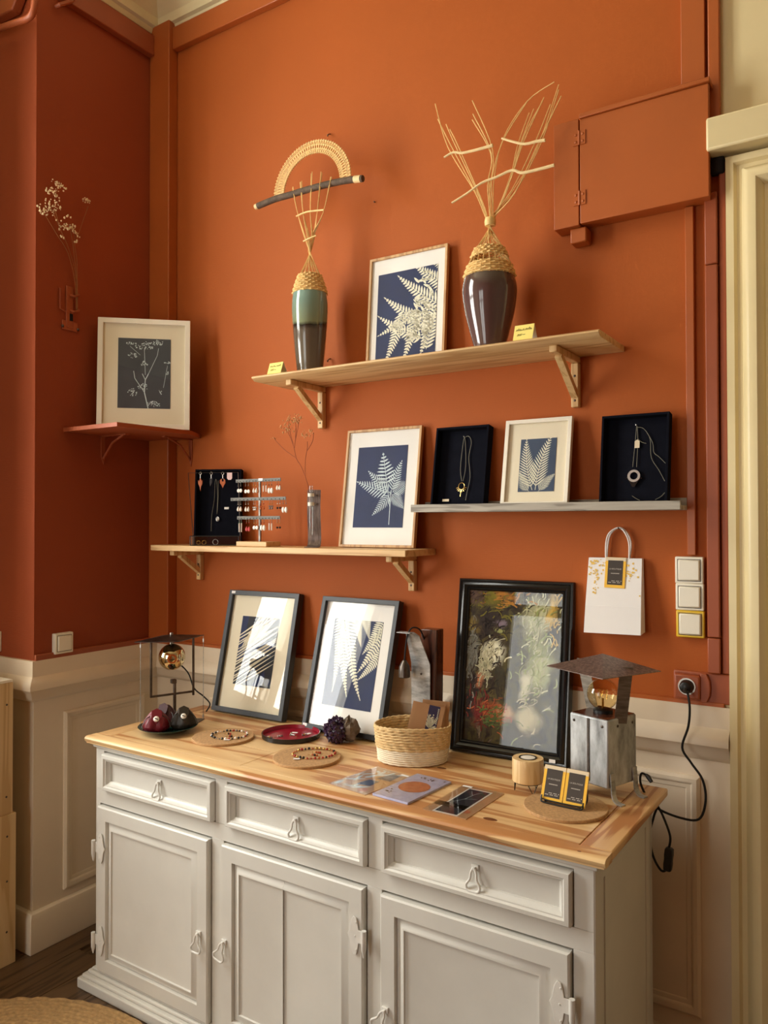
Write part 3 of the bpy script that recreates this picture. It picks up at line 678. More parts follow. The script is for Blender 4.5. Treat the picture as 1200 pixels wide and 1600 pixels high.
# abstract painting
def painting_mat(wd, ht):
    m, nt, b = nodes('abstract_painting'); v = coords(nt)
    n1 = nt.nodes.new('ShaderNodeTexNoise'); n1.inputs['Scale'].default_value = 14; n1.inputs['Detail'].default_value = 6; nt.links.new(v, n1.inputs['Vector'])
    ad = nt.nodes.new('ShaderNodeVectorMath'); ad.operation = 'MULTIPLY_ADD'; ad.inputs[1].default_value = (.075, .075, .075)
    nt.links.new(n1.outputs['Color'], ad.inputs[0]); nt.links.new(v, ad.inputs[2])
    sub = nt.nodes.new('ShaderNodeVectorMath'); sub.operation = 'SUBTRACT'; sub.inputs[1].default_value = (.0375, .0375, .0375); nt.links.new(ad.outputs[0], sub.inputs[0])
    n9 = nt.nodes.new('ShaderNodeTexNoise'); n9.inputs['Scale'].default_value = 42; n9.inputs['Detail'].default_value = 8; n9.inputs['Roughness'].default_value = .7; nt.links.new(v, n9.inputs['Vector'])
    a9 = nt.nodes.new('ShaderNodeVectorMath'); a9.operation = 'MULTIPLY_ADD'; a9.inputs[1].default_value = (.024, .024, .024); nt.links.new(n9.outputs['Color'], a9.inputs[0]); nt.links.new(sub.outputs[0], a9.inputs[2])
    s9 = nt.nodes.new('ShaderNodeVectorMath'); s9.operation = 'SUBTRACT'; s9.inputs[1].default_value = (.012, .012, .012); nt.links.new(a9.outputs[0], s9.inputs[0])
    dv = s9.outputs[0]
    st = nt.nodes.new('ShaderNodeMapping'); st.inputs['Scale'].default_value = (1.6, 1, .7); nt.links.new(dv, st.inputs[0])
    c = ramp(nt, noise(nt, st.outputs[0], 13, 8, .68, 1.2), [(.34, srgb(14, 10, 8)), (.46, srgb(44, 34, 22)), (.55, srgb(84, 76, 34)), (.62, srgb(48, 36, 30)), (.72, srgb(140, 122, 92))])
    def blob(c, x, z, rx_, rz_, col, soft=.5):
        mp = nt.nodes.new('ShaderNodeVectorMath'); mp.operation = 'SUBTRACT'; mp.inputs[1].default_value = (x, 0, z); nt.links.new(dv, mp.inputs[0])
        sc = nt.nodes.new('ShaderNodeVectorMath'); sc.operation = 'MULTIPLY'; sc.inputs[1].default_value = (1/rx_, 0, 1/rz_); nt.links.new(mp.outputs[0], sc.inputs[0])
        ln = nt.nodes.new('ShaderNodeVectorMath'); ln.operation = 'LENGTH'; nt.links.new(sc.outputs[0], ln.inputs[0])
        fc = ramp(nt, ln.outputs['Value'], [(1-soft, (1, 1, 1, 1)), (1, (0, 0, 0, 1))])
        mx = nt.nodes.new('ShaderNodeMix'); mx.data_type = 'RGBA'; nt.links.new(fc, mx.inputs[0]); nt.links.new(c, mx.inputs[6]); mx.inputs[7].default_value = col
        return mx.outputs[2]
    for a in ((.10, .48, .07, .035, srgb(120, 110, 30), .6), (.06, .40, .04, .03, srgb(150, 126, 50), .7), (.15, .50, .05, .02, srgb(176, 110, 40), .7), (.05, .485, .026, .03, srgb(96, 72, 60), .4),
              (.11, .42, .08, .06, srgb(44, 36, 30), .6), (.145, .412, .02, .02, srgb(128, 110, 120), .6), (.15, .385, .025, .012, srgb(150, 150, 90), .5),
              (.05, .31, .03, .08, srgb(120, 118, 104), .7), (.125, .318, .045, .04, srgb(226, 220, 190), .55), (.10, .27, .024, .055, srgb(196, 186, 150), .7), (.085, .225, .02, .03, srgb(190, 120, 80), .7),
              (.145, .26, .03, .045, srgb(50, 46, 30), .6), (.12, .14, .07, .035, srgb(150, 70, 36), .7), (.12, .11, .04, .025, srgb(72, 90, 40), .7), (.08, .12, .025, .05, srgb(104, 30, 24), .7), (.17, .13, .05, .03, srgb(190, 150, 104), .7),
              (.27, .43, .06, .08, srgb(190, 188, 146), .6), (.25, .35, .03, .05, srgb(120, 120, 70), .6), (.28, .28, .05, .10, srgb(184, 188, 130), .6), (.24, .22, .03, .05, srgb(206, 200, 170), .6), (.25, .12, .05, .05, srgb(196, 186, 150), .7), (.22, .07, .05, .02, srgb(70, 60, 44), .6), (.31, .45, .02, .08, srgb(204, 170, 84), .7)):
        c = blob(c, *a[:4], a[4], a[5])
    nt.links.new(c, b.inputs['Base Color']); b.inputs['Roughness'].default_value = .6; b.inputs['Specular IOR Level'].default_value = .2
    bump(nt, b, noise(nt, dv, 60, 5), .3, .002); return m
w_, h_ = .382, .548
g = random.Random(21)
groups = [(srgb(16, 12, 10), 70, (.10, .36, .08, .16), .9), (srgb(58, 44, 30), 60, (.12, .30, .09, .2), 1.1), (srgb(112, 104, 32), 40, (.11, .47, .07, .05), .3), (srgb(182, 122, 44), 22, (.15, .49, .06, .03), .2),
          (srgb(204, 196, 160), 20, (.125, .315, .035, .035), .8), (srgb(182, 176, 140), 26, (.10, .265, .02, .045), 1.3), (srgb(170, 84, 44), 36, (.13, .135, .06, .03), .1), (srgb(110, 34, 26), 24, (.085, .13, .03, .05), 1.2),
          (srgb(84, 104, 46), 24, (.13, .115, .05, .03), .2), (srgb(126, 124, 112), 30, (.05, .30, .02, .09), 1.4), (srgb(196, 194, 152), 60, (.27, .36, .05, .13), 1.0), (srgb(148, 156, 92), 60, (.27, .30, .05, .16), 1.1), (srgb(190, 180, 146), 18, (.25, .15, .05, .08), .6), (srgb(200, 164, 76), 18, (.325, .42, .012, .09), 1.5), (srgb(96, 76, 62), 22, (.06, .485, .025, .03), .6)]
strokes, smats = [], []
for i, (col, n_, (cx_, cz_, sx_, sz_), ang) in enumerate(groups):
    m = Motif()
    for k in range(int(n_*1.5)):
        x, z = cx_+g.gauss(0, .6)*sx_, cz_+g.gauss(0, .6)*sz_; a = ang+g.gauss(0, .35); L = g.uniform(.006, .034); w2 = g.uniform(.0015, .0045); b2 = g.uniform(-.5, .5)
        m.line([(x, z), (x+L*.35*math.cos(a), z+L*.35*math.sin(a)), (x+L*.7*math.cos(a+b2), z+L*.7*math.sin(a+b2)), (x+L*math.cos(a+b2*1.6), z+L*math.sin(a+b2*1.6))], w2)
    strokes.append(m); smats.append(paint('oil_paint_%d' % i, col, .6, .25, 60, .3, 200, 0, .2))
PPF = [(0, .004), (0, .03), (.03, .03), (.034, .016), (.038, .014), (.037, .010), (.032, .006), (.029, .008), (.026, .004), (.02, .0), (.012, .002), (.010, .0045), (.007, .002), (.003, .0)]
picture('tall abstract oil painting in a moulded black frame', (1.488, -.112, ZT), w_, h_, R(2.3), math.asin(.079/.548), .036, .03, MT['black_gloss'], None, (.034, w_-.034, .034, h_-.034), painting_mat(w_, h_), strokes, smats, name='painting', prof=PPF, extra=lambda t, a, b: sticker(t, a-.045, .014))

# ------------------------------------------------------------------ black display trays on the ledge
def tray(label, bl, wd, ht, a, lean, dp=.035):
    n = Vector((-math.sin(a), math.cos(a), 0)); ex = Vector((math.cos(a), math.sin(a), 0)); up = Vector((0, 0, 1))
    u_ = up*math.cos(lean)+n*math.sin(lean); bk = n*math.cos(lean)-up*math.sin(lean)
    M = Matrix(((ex.x, bk.x, u_.x, bl[0]), (ex.y, bk.y, u_.y, bl[1]), (ex.z, bk.z, u_.z, bl[2]+dp*math.sin(lean)+.0003), (0, 0, 0, 1)))
    t = thing('display_tray', label, 'tray', M)
    obj('rim', MB().ring(0, wd, 0, ht, [(0, 0), (0, dp), (.007, dp), (.007, .001), (.006, 0)]), MT['velvet'], t, bevel=.001)
    obj('velvet_pad', B(.006, wd-.006, dp-.006, dp-.001, .006, ht-.006), MT['velvet'], t, bevel=.001)
    return t, M
def cordpath(pts, y): return catmull([(x, y if len(p) == 2 else p[2], z) for p in pts for x, z in [p[:2]]], 5)
t1, M1 = tray('black velvet tray with a thin chain necklace, at the left of the ledge', (1.405, -.086, 1.631), .192, .265, 0, R(10), .036)
yv = .0275
def P1(u, v): # pixel to tray plane
    Mi = M1.inverted(); o_ = Mi @ CAM; d_ = Mi.to_3x3() @ ray(u, v); k = (yv-o_.y)/d_.y; q = o_+d_*k; return (q.x, q.z)
nk = thing('necklace', 'bronze necklace with a wire sun pendant hanging in the left black tray', 'necklace', M1)
obj('pin', MB().tube([(P1(726, 683)[0], .03, P1(726, 683)[1]), (P1(726, 683)[0], .02, P1(726, 683)[1])], .0015, 6), MT['chrome'], t1)
c_ = [P1(*p) for p in ((722, 752), (720, 735), (722, 710), (726, 684), (728, 700), (728, 730), (724, 752))]
obj('chain', MB().tube(cordpath(c_, yv-.002), .0011, 6), MT['cord_grey'], nk, smooth=True)
c_ = [P1(*p) for p in ((726, 684), (733, 682), (737, 692), (733, 715), (735, 745), (730, 770), (728, 782))]
obj('chain', MB().tube(cordpath(c_, yv-.002), .0011, 6), MT['cord_grey'], nk, smooth=True)
pc = P1(722, 760)
pd = MB().tube([(pc[0]+.011*math.cos(a*.3927), yv-.004, pc[1]+.011*math.sin(a*.3927)) for a in range(16)], .0012, 6, True)
for a in range(200, 341, 20): pd.tube([(pc[0]+.011*math.cos(R(a)), yv-.004, pc[1]+.011*math.sin(R(a))), (pc[0]+.02*math.cos(R(a)), yv-.004, pc[1]+.02*math.sin(R(a)))], .001, 5)
pd.tube([(pc[0], yv-.004, pc[1]-.011), (pc[0]-.002, yv-.004, pc[1]-.035)], .0012, 5)
obj('pendant', pd, MT['gold'], nk, smooth=True)
q = P1(697, 782); obj('price_sticker', B(q[0]-.012, q[0]+.012, yv-.003, yv-.0025, q[1]-.004, q[1]+.004), MT['card_ivory'], t1)
t3, M3 = tray('black velvet tray with a ring pendant necklace, at the right of the ledge', (1.964, -.082, 1.631), .192, .262, 0, R(8), .034)
def P3(u, v):
    Mi = M3.inverted(); o_ = Mi @ CAM; d_ = Mi.to_3x3() @ ray(u, v); k = (.026-o_.y)/d_.y; q = o_+d_*k; return (q.x, q.z)
nk = thing('necklace', 'necklace with a silver ring pendant and a paper tag in the right black tray', 'necklace', M3)
q = P3(995, 665); obj('pin', MB().tube([(q[0], .029, q[1]), (q[0], .018, q[1])], .0015, 6).ball((q[0], .018, q[1]), .002, 8, 5), MT['chrome'], t3)
yy = .024
for pts in (((995, 666), (993, 690), (989, 730)), ((996, 666), (997, 690), (995, 730)), ((996, 668), (1006, 670), (1016, 686), (1018, 715), (1030, 735), (1039, 752)), ((1010, 674), (1020, 692), (1022, 707), (1030, 714), (1040, 724)), ((997, 686), (1003, 691), (1010, 693)), ((988, 775), (994, 779), (1000, 782)), ((1024, 781), (1033, 776), (1039, 770))):
    obj('cord', MB().tube(cordpath([P3(*p) for p in pts], yy), .0009, 6), MT['cord_grey'], nk, smooth=True)
q = P3(996, 694); obj('paper_tag', MB().prism([(q[0]-.007, q[1]-.012), (q[0]+.007, q[1]-.012), (q[0]+.007, q[1]+.008), (q[0], q[1]+.013), (q[0]-.007, q[1]+.008)], yy-.002, yy-.0014, axis=1), MT['card_ivory'], nk)
q = P3(991, 744); obj('pendant_ring', MB().lathe([(.011, -.0015), (.018, -.0015), (.018, .0015), (.011, .0015), (.011, -.0015)], 28, T(q[0], yy-.002, q[1]) @ RX(R(90))), MT['chrome'], nk, smooth=True)
tri = MB().prism([(q[0]-.022, q[1]-.004), (q[0]-.012, q[1]-.017), (q[0]-.004, q[1]-.032), (q[0]+.003, q[1]-.032), (q[0]+.012, q[1]-.017), (q[0]+.022, q[1]-.004), (q[0]+.014, q[1]-.012), (q[0], q[1]-.019), (q[0]-.014, q[1]-.012)], yy-.003, yy-.001, axis=1)
for a in (200, 340, 255, 285): tri.ball((q[0]+.023*math.cos(R(a)), yy-.002, q[1]+.023*math.sin(R(a))), .0022, 7, 5)
obj('pendant_drop', tri, MT['bead_black'], nk)

# ------------------------------------------------------------------ vases with woven tops
ZS = 2.106
def revolve_part(name, prof, mat, par, n=40): return obj(name, MB().lathe(prof, n), mat, par, smooth=True)
def smoothprof(pts, n=6): return [(p.x, p.y) for p in [Vector((q.x, q.y)) for q in catmull([(a, b, 0) for a, b in pts], n)]]
def weave(prof, r0, z0_, z1_, rad, stakes, rows, wire=.0026):
    mb = MB(); N = stakes*2
    for k in range(rows):
        z = z0_+(z1_-z0_)*(k+.5)/rows; rr = rad(z); ph = (k % 2)*math.pi
        mb.tube([((rr+.0026*math.cos(i*math.pi+ph))*math.cos(2*math.pi*i/N), (rr+.0026*math.cos(i*math.pi+ph))*math.sin(2*math.pi*i/N), z+.0008*math.sin(i*2.3+k)) for i in range(N)], wire, 5, True)
    for i in range(stakes):
        a = 2*math.pi*i/stakes
        mb.tube([(rad(z0_+(z1_-z0_)*k/6)*math.cos(a), rad(z0_+(z1_-z0_)*k/6)*math.sin(a), z0_+(z1_-z0_)*k/6) for k in range(7)], .0016, 5)
    return mb
VY = -.13
# green vase
c1 = Vector((.94, VY, ZS))
v1 = thing('woven_vase', 'slim vase with green over brown glaze and a woven reed neck, bark stick and arch', 'vase', T(c1))
pr = smoothprof([(.042, 0), (.045, .006), (.053, .08), (.060, .16), (.064, .225), (.064, .262), (.0605, .294)])
revolve_part('vase_body', [(0, 0)]+pr+[(.055, .292), (0, .288)], MT['glaze_green'], v1)
rad1 = lambda z: .0605-.022*(max(0, z-.292)/.071)**1.2
obj('woven_neck', weave(None, 0, .293, .363, rad1, 15, 9, .0037), MT['wicker'], v1, smooth=True)
def W1(u, v, y=VY): return Y(u, v, y)-c1
stick = [W1(403, 322), W1(430, 311), W1(455, 304), W1(485, 295), W1(520, 286), W1(548, 281), W1(567, 279)]
obj('bark_stick', MB().tube(catmull(stick, 3), [.0115]*19, 10), MT['bark'], v1, smooth=True)
d_ = (stick[-1]-stick[-2]).normalized(); e_ = (stick[0]-stick[1]).normalized()
obj('peeled_end', MB().tube([stick[-1]-d_*.035, stick[-1]-d_*.008], .0125, 12), MT['peeled'], v1, smooth=True)
obj('peeled_end', MB().tube([stick[0]-e_*.002, stick[0]+e_*.012], .0105, 12), MT['peeled'], v1, smooth=True)
# arch: band of short radial reeds tied on hoops
ac = (W1(428, 312)+W1(549, 276))/2; ax = (W1(549, 276)-W1(428, 312)); hw = ax.length/2; ax.normalize(); az = Vector((0, 0, 1))-ax*ax.z; az.normalize()
def arc(t, s): a = math.pi*t; return ac-ax*math.cos(a)*hw*s+az*math.sin(a)*hw*s*.98
am = MB()
for s in (.74, .82, .9, .98): am.tube([arc(i/36, s) for i in range(37)], .0022, 5)
for i in range(96):
    t = i/95; yo = .002 if i % 2 else -.002
    am.tube([arc(t, .72)+Vector((0, yo, 0)), arc(t, .85)+Vector((0, -yo, 0)), arc(t, 1.0)+Vector((0, yo, 0))], .0020, 4)
obj('woven_arch', am, MT['wicker'], v1, smooth=True)
tops = [(457, 293), (470, 282), (487, 270), (503, 270), (517, 278)]
kx, kz = 0, W1(483, 383).z
zn = .36
for i in range(16):
    a = 2*math.pi*(i+.5)/16; g = tops[i*5//16]
    p0 = Vector((.037*math.cos(a), .037*math.sin(a), zn)); p1 = Vector((-.010*math.cos(a), -.012*math.sin(a), W1(483, 382).z))
    tgt = W1(g[0]+random.uniform(-1.5, 1.5), g[1]+random.uniform(-2, 3), VY+random.uniform(-.012, .012))
    p2 = W1(465+(g[0]-457)*.66, 333, VY-.01)
    obj('reed', MB().tube(catmull([p0, p1, p2, tgt], 5), .0015, 5), MT['reed'], v1, smooth=True)
obj('reed_tie', MB().tube(catmull([W1(463, 338, VY-.014), W1(480, 331, VY-.014), W1(506, 328, VY-.014)], 4), .0032, 6), MT['reed'], v1, smooth=True)
obj('reed_tie', MB().tube(catmull([W1(474, 377, VY-.02), W1(484, 372, VY-.024), W1(494, 368, VY-.02)], 4), .0028, 6), MT['reed'], v1, smooth=True)
# plum vase
c2 = Vector((1.642, VY, ZS))
v2 = thing('woven_vase', 'wide plum brown glazed vase with a woven neck and tall spreading reeds', 'vase', T(c2))
pr = smoothprof([(.042, 0), (.045, .006), (.060, .06), (.075, .12), (.0835, .175), (.0835, .205), (.078, .231)])
revolve_part('vase_body', [(0, 0)]+pr+[(.071, .229), (0, .226)], MT['glaze_plum'], v2)
rad2 = lambda z: .079-.036*(max(0, (z-.229))/.095)**1.2
obj('woven_neck', weave(None, 0, .231, .272, rad2, 17, 5, .0038), MT['wicker'], v2, smooth=True)
obj('woven_neck', weave(None, 0, .292, .324, rad2, 17, 4, .0037), MT['wicker'], v2, smooth=True)
obj('neck_stakes', MB().add(*(lambda m_: (m_.v, m_.f))(weave(None, 0, .23, .326, rad2, 22, 0))), MT['wicker'], v2, smooth=True)
def W2(u, v, y=VY): return Y(u, v, y)-c2
K = W2(766, 347)
paths = [[(742, 300), (700, 230), (680, 162)], [(744, 302), (705, 228), (684, 186)], [(748, 305), (712, 228), (697, 194)], [(751, 308), (716, 228), (703, 202)],
         [(765, 300), (770, 235), (738, 157)], [(762, 290), (768, 240), (739, 178)], [(764, 285), (767, 240), (738, 187)],
         [(772, 280), (787, 215), (824, 158), (866, 128)], [(768, 285), (785, 222), (824, 158)],
         [(795, 290), (808, 230), (827, 176)], [(795, 282), (812, 228), (834, 170)], [(798, 280), (818, 222), (850, 152)], [(796, 284), (820, 210), (848, 158)],
         [(800, 300), (838, 235), (873, 132)], [(804, 302), (842, 222), (877, 150)], [(799, 298), (835, 225), (860, 163)], [(806, 298), (846, 222), (873, 140)]]
for i, p in enumerate(paths):
    a = 2*math.pi*i/len(paths)+.3
    s0 = Vector((.042*math.cos(a), .042*math.sin(a), .322)); kk = K+Vector((-.007*math.cos(a), -.008*math.sin(a), 0))
    pts = [s0, kk]+[W2(u, v, VY+.03*math.sin(i*2.1)) for u, v in p]
    obj('reed', MB().tube(catmull(pts, 5), .0016, 5), MT['reed'], v2, smooth=True)
obj('reed_tie', MB().lathe([(.016, -.012), (.018, 0), (.016, .012)], 14, T(K)), MT['reed'], v2, smooth=True)
for pts in ([(706, 317), (730, 302), (752, 286), (775, 277), (800, 266), (815, 270), (840, 265), (866, 258)], [(694, 246), (708, 238), (722, 239), (745, 234), (770, 227)], [(784, 216), (800, 221), (820, 225), (838, 221), (852, 219)]):
    n_ = len(catmull(pts_ := [W2(u, v, VY-.035) for u, v in pts], 3))
    obj('peeled_twig', MB().tube(catmull(pts_, 3), [.0032+.002*i/n_ for i in range(n_)], 7), MT['peeled'], v2, smooth=True)
# ------------------------------------------------------------------ price cards on the upper shelf
def scribble(x0_, x1_, z, hgt, n, seed):
    r_ = random.Random(seed); pts = []
    for i in range(n): pts.append((x0_+(x1_-x0_)*i/(n-1), -.0004, z+(hgt if i % 2 else 0)*r_.uniform(.4, 1.1)))
    return pts
def tent(label, u, v, wd, ht, seed):
    p = Y(u, v, -.232); M = T(p.x, -.232, ZS)
    t = thing('price_card', label, 'price card', M)
    mf = RX(R(-20))
    obj('front_leaf', B(0, wd, 0, .0006, 0, ht, mf), MT['yellow_note'], t)
    top = mf @ Vector((0, .0006, ht))
    obj('back_leaf', MB().prism([(top.y, top.z), (top.y+.0006, top.z), (top.y+.026, 0), (top.y+.0254, 0)], 0, wd, axis=0), MT['paper'], t)
    k = obj('handwriting', MB().tube(scribble(.006, wd*.52, ht*.62, ht*.16, 11, seed), .0006, 4, M=mf).tube(scribble(wd*.58, wd*.9, ht*.64, ht*.18, 9, seed+1), .0006, 4, M=mf).tube(scribble(wd*.2, wd*.42, ht*.3, ht*.17, 6, seed+2), .0006, 4, M=mf).tube([(wd*.46, -.0004, ht*.36), (wd*.6, -.0004, ht*.37)], .0006, 4, M=mf), MT['ink'], t)
tent('small yellow price card with handwriting beside the green vase', 417, 588, .062, .046, 3)
tent('small yellow price card with handwriting beside the plum vase', 801, 536, .060, .052, 9)

# ------------------------------------------------------------------ things on the middle shelf
ZM = 1.4955
bl = Y(302, 845, -.15)
t2, M2 = tray('black velvet tray with a chain necklace, standing at the left of the middle shelf', (bl.x, -.15, ZM), .185, .298, R(30), R(5), .034)
def onM(M, y, u, v):
    Mi = M.inverted(); o_ = Mi @ CAM; d_ = Mi.to_3x3() @ ray(u, v); q = o_+d_*((y-o_.y)/d_.y); return Vector((q.x, y, q.z))
nk = thing('necklace', 'long fine chain with an oval locket in the tray on the middle shelf', 'necklace', M2)
obj('chain', MB().tube(catmull([onM(M2, .024, *p) for p in ((330, 830), (331, 805), (335, 780), (336, 755), (338, 750), (340, 775), (339, 803), (341, 776), (341, 751))], 4), .0009, 5), MT['cord_grey'], nk, smooth=True)
q = onM(M2, .023, 340, 811); obj('locket', MB().tube([(q.x+.0055*math.cos(i*.524), q.y, q.z+.008*math.sin(i*.524)) for i in range(12)], .0018, 6, True).ball(q, .0035, 8, 6, (1, .4, 1.3)), MT['chrome'], nk, smooth=True)
q = onM(M2, .026, 354, 794); obj('price_sticker', B(q.x-.009, q.x+.009, .0255, .0262, q.z-.0045, q.z+.0045), MT['paper'], t2)
# wire stand with a glass tray in front
g0 = Y(297, 848, -.19)
GM = T(g0.x, -.19, ZM) @ RZ(R(30))
gs = thing('jewellery_stand', 'black wire jewellery stand with a glass bottomed tray on the middle shelf', 'jewellery stand', GM)
GW, GD, GH = .19, .034, .036
fr_ = MB()
for x in (0, GW):
    for y in (0, GD): fr_.tube([(x, y, 0), (x, y, GH)], .0016, 6)
for z in (.0016, GH): fr_.tube([(0, 0, z), (GW, 0, z), (GW, GD, z), (0, GD, z)], .0016, 6, True)
obj('tray_frame', fr_, MT['black'], gs)
obj('glass_front', B(.001, GW-.001, 0, .0012, .002, GH-.001), MT['clear'], gs)
obj('glass_end', B(GW-.0012, GW, .001, GD-.001, .002, GH-.001), MT['clear'], gs)
obj('tray_base', B(.001, GW-.001, .001, GD-.001, .0008, .002), MT['chrome'], gs)
tl = onM(GM, GD, 294, 739); tr_ = onM(GM, GD, 372, 738)
obj('hanging_rail', MB().tube([(.002, GD, GH), tl, tr_, (GW-.002, GD, GH)], .0016, 7), MT['dark_steel'], gs)
# drops hung on the rail
def leafdrop(name, label, u, v, hl, mat, shape):
    p = onM(GM, GD, u, v); M = GM @ T(p.x, GD, p.z)
    e = thing(name, label, 'earring', M)
    obj('ring', MB().tube([(.005*math.sin(i*.628), 0, -.004+.005*math.cos(i*.628)) for i in range(10)], .0008, 5, True), MT['chrome'], e, smooth=True)
    obj('link', MB().tube([(0, 0, -.009), (0, 0, -.024)], .0014, 5), MT['chrome'], e)
    obj('drop', MB().prism(shape, -.001, .001, axis=1), mat, e, bevel=.0006)
leafdrop('earring', 'amber winged earring at the left end of the wire rail', 313, 738, 0, MT['bead_amber'], [(0, -.02), (.006, -.034), (.009, -.03), (.008, -.046), (.003, -.056), (.001, -.075), (-.003, -.056), (-.008, -.046), (-.009, -.03), (-.005, -.036)])
leafdrop('earring', 'dark feather earring in the middle of the wire rail', 330, 738, 0, MT['bead_black'], [(-.005, -.022), (.005, -.022), (.004, -.04), (-.004, -.056), (-.006, -.045)])
leafdrop('earring', 'copper leaf earring near the pink tag on the wire rail', 348, 738, 0, MT['bead_amber'], [(-.003, -.024), (-.011, -.03), (-.011, -.042), (-.005, -.05), (0, -.062), (.006, -.05), (.011, -.042), (.01, -.03), (.003, -.024), (.004, -.036), (-.003, -.036)])
p = onM(GM, GD, 359, 741)
tag(obj('price_tag', MB().prism([(-.010, .006), (.010, .006), (.010, -.016), (.005, -.022), (-.005, -.022), (-.010, -.016)], -.0006, .0006, axis=1), MT['tag_pink'], M=GM @ T(p.x, GD-.003, p.z)), 'pink paper price tag on the wire rail', 'price tag')
for k, (x, r_) in enumerate(((.095, .011), (.05, .009), (.028, .008))):
    tag(obj('ring', MB().lathe([(r_-.0012, -.003), (r_, -.003), (r_, .003), (r_-.0012, .003), (r_-.0012, -.003)], 20, RX(R(70 if k else 90))), MT['gold'] if k else MT['chrome'], M=GM @ T(x, GD/2, .0022+r_), smooth=True),
        ('wide silver ring lying in the glass tray', 'thin gold ring in the middle of the glass tray', 'small gold ring at the left of the glass tray')[k], 'ring')
# earring stand
EY = -.13
e0 = Y(369, 850, -.17)
es = thing('earring_stand', 'earring stand with three grey bars on a pale wooden block', 'stand', T(e0.x, -.17, ZM))
obj('wooden_base', B(0, .148, 0, .08, 0, .018), MT['pine_shelf'], es, bevel=.0015)
px = Y(406, 800, EY).x-e0.x; ey = EY+.17
zt_ = Y(406, 749, EY).z-ZM
obj('post', B(px-.004, px+.004, ey-.003, ey+.003, .0175, zt_), MT['dark_steel'], es)
bars = []
for ua, ub, v in ((370, 440, 750.5), (362, 448, 779.5), (372, 439, 809)):
    a_, b_ = Y(ua, v, EY), Y(ub, v, EY); z = (a_.z+b_.z)/2; bars.append((z, v))
    bb = obj('bar', B(a_.x-e0.x, b_.x-e0.x, ey-.006, ey-.003, z-ZM-.006, z-ZM+.006), MT['bar_grey'], es, bevel=.0005)
    n_ = 14
    for i in range(n_):
        x = a_.x-e0.x+(b_.x-a_.x)*(i+.5)/n_; obj('peg_hole', B(x-.002, x+.002, ey-.0065, ey-.0055, z-ZM-.0035, z-ZM-.0005), MT['cover_dark'], bb)
px_ = Y(407, 749.5, EY-.007); obj('price_sticker', B(px_.x-e0.x-.010, px_.x-e0.x+.010, ey-.0072, ey-.0066, px_.z-ZM-.004, px_.z-ZM+.005), MT['paper'], es)
kinds = {
 'disc': (MT['shell'], lambda m_, L: m_.ball((0, 0, -L+.007), .0075, 10, 6, (1, .35, 1))),
 'drop': (MT['shell'], lambda m_, L: m_.lathe([(0, -L), (.003, -L+.001), (.0052, -L+.006), (.0035, -L+.013), (0, -L+.02)], 8)),
 'shell': (MT['shell'], lambda m_, L: m_.ball((0, 0, -L+.011), .011, 10, 6, (.6, .4, 1))),
 'stick': (MT['shell'], lambda m_, L: m_.tube([(0, 0, -L), (0, 0, -.016)], .0022, 6)),
 'bead': (MT['bead_black'], lambda m_, L: m_.ball((0, 0, -L+.004), .0042, 8, 6)),
 'cluster': (MT['bead_grey'], lambda m_, L: m_.ball((0, 0, -L+.004), .0042, 8, 6).ball((.003, 0, -L+.011), .003, 7, 5).ball((-.003, 0, -L+.012), .003, 7, 5)),
}
earr = [  # bar, pixel x of the pair, kind, length, look, material of the accent bead, words
 (0, (372.5, 376.2), 'disc', .034, 'white disc', None, None, 'bead_grey'), (0, (384, 388.3), 'disc', .037, 'round white', None, None, 'bead_grey'), (0, (396.5, 400.5), 'drop', .037, 'white teardrop', None, None, 'gold'),
 (0, (411.6, 415.8), 'stick', .034, 'white stick', None, None, 'bead_black'), (0, (420.4, 424.6), 'shell', .04, 'white shell', None, None, 'bead_black'), (0, (433.2, 437.2), 'drop', .03, 'white drop', None, None, 'bead_red'),
 (1, (372, 376.2), 'drop', .036, 'white teardrop', None, None, 'chrome'), (1, (384.2, 388.2), 'drop', .037, 'pearl drop', None, None, 'chrome'), (1, (396.6, 399.4), 'cluster', .034, 'clear crystal', 'chrome', None, 'chrome'),
 (1, (407.6, 412), 'cluster', .031, 'amber and red', 'bead_amber', None, 'bead_red'), (1, (421.6, 425.2), 'cluster', .031, 'grey pearl', 'bead_grey', None, 'gold'), (1, (433.6, 437.6), 'bead', .03, 'black and white bead', None, None, 'shell'), (1, (442.4, 447), 'shell', .042, 'large oval shell', None, None, 'bead_grey'),
 (2, (373.8, 377.4), 'stick', .042, 'green beaded white stick', None, None, 'bead_green'), (2, (385.4, 389.2), 'drop', .04, 'pink red teardrop', 'bead_pink', None, 'bead_red'), (2, (397, 401.2), 'disc', .034, 'oval white', None, None, 'gold'),
 (2, (408.4, 412.6), 'shell', .038, 'white shell hoop', None, None, 'bead_red'), (2, (420.8, 424.6), 'stick', .036, 'white and red stick', None, None, 'bead_red'), (2, (433.2, 437.4), 'bead', .031, 'black bead', None, None, 'gold')]
bn = ('top', 'middle', 'bottom')
for b_, xs, kd, L, words, mt_, _, acc in earr:
    for u in xs:
        sd = 'left' if u == xs[0] else 'right'
        p = Y(u, bars[b_][1], EY-.0075); L_ = L*1.2
        e = thing('earring', '%s %s earring of its pair on the %s bar of the stand' % (sd, words, bn[b_]), 'earring', T(p.x, EY-.0075, bars[b_][0]-.003), 'pair of %s earrings on the %s bar' % (words, bn[b_]))
        obj('ear_hook', MB().tube([(0, .001, .001), (0, -.001, -.001), (0, -.0005, -.015)], .0006, 4), MT['cord_grey'], e)
        obj('accent_bead', MB().ball((0, -.0005, -.0165), .0021, 7, 5), MT[acc], e, smooth=True)
        k_ = MB(); kinds[kd][1](k_, L_); obj('pendant', k_, MT[mt_] if mt_ else kinds[kd][0], e, smooth=True)
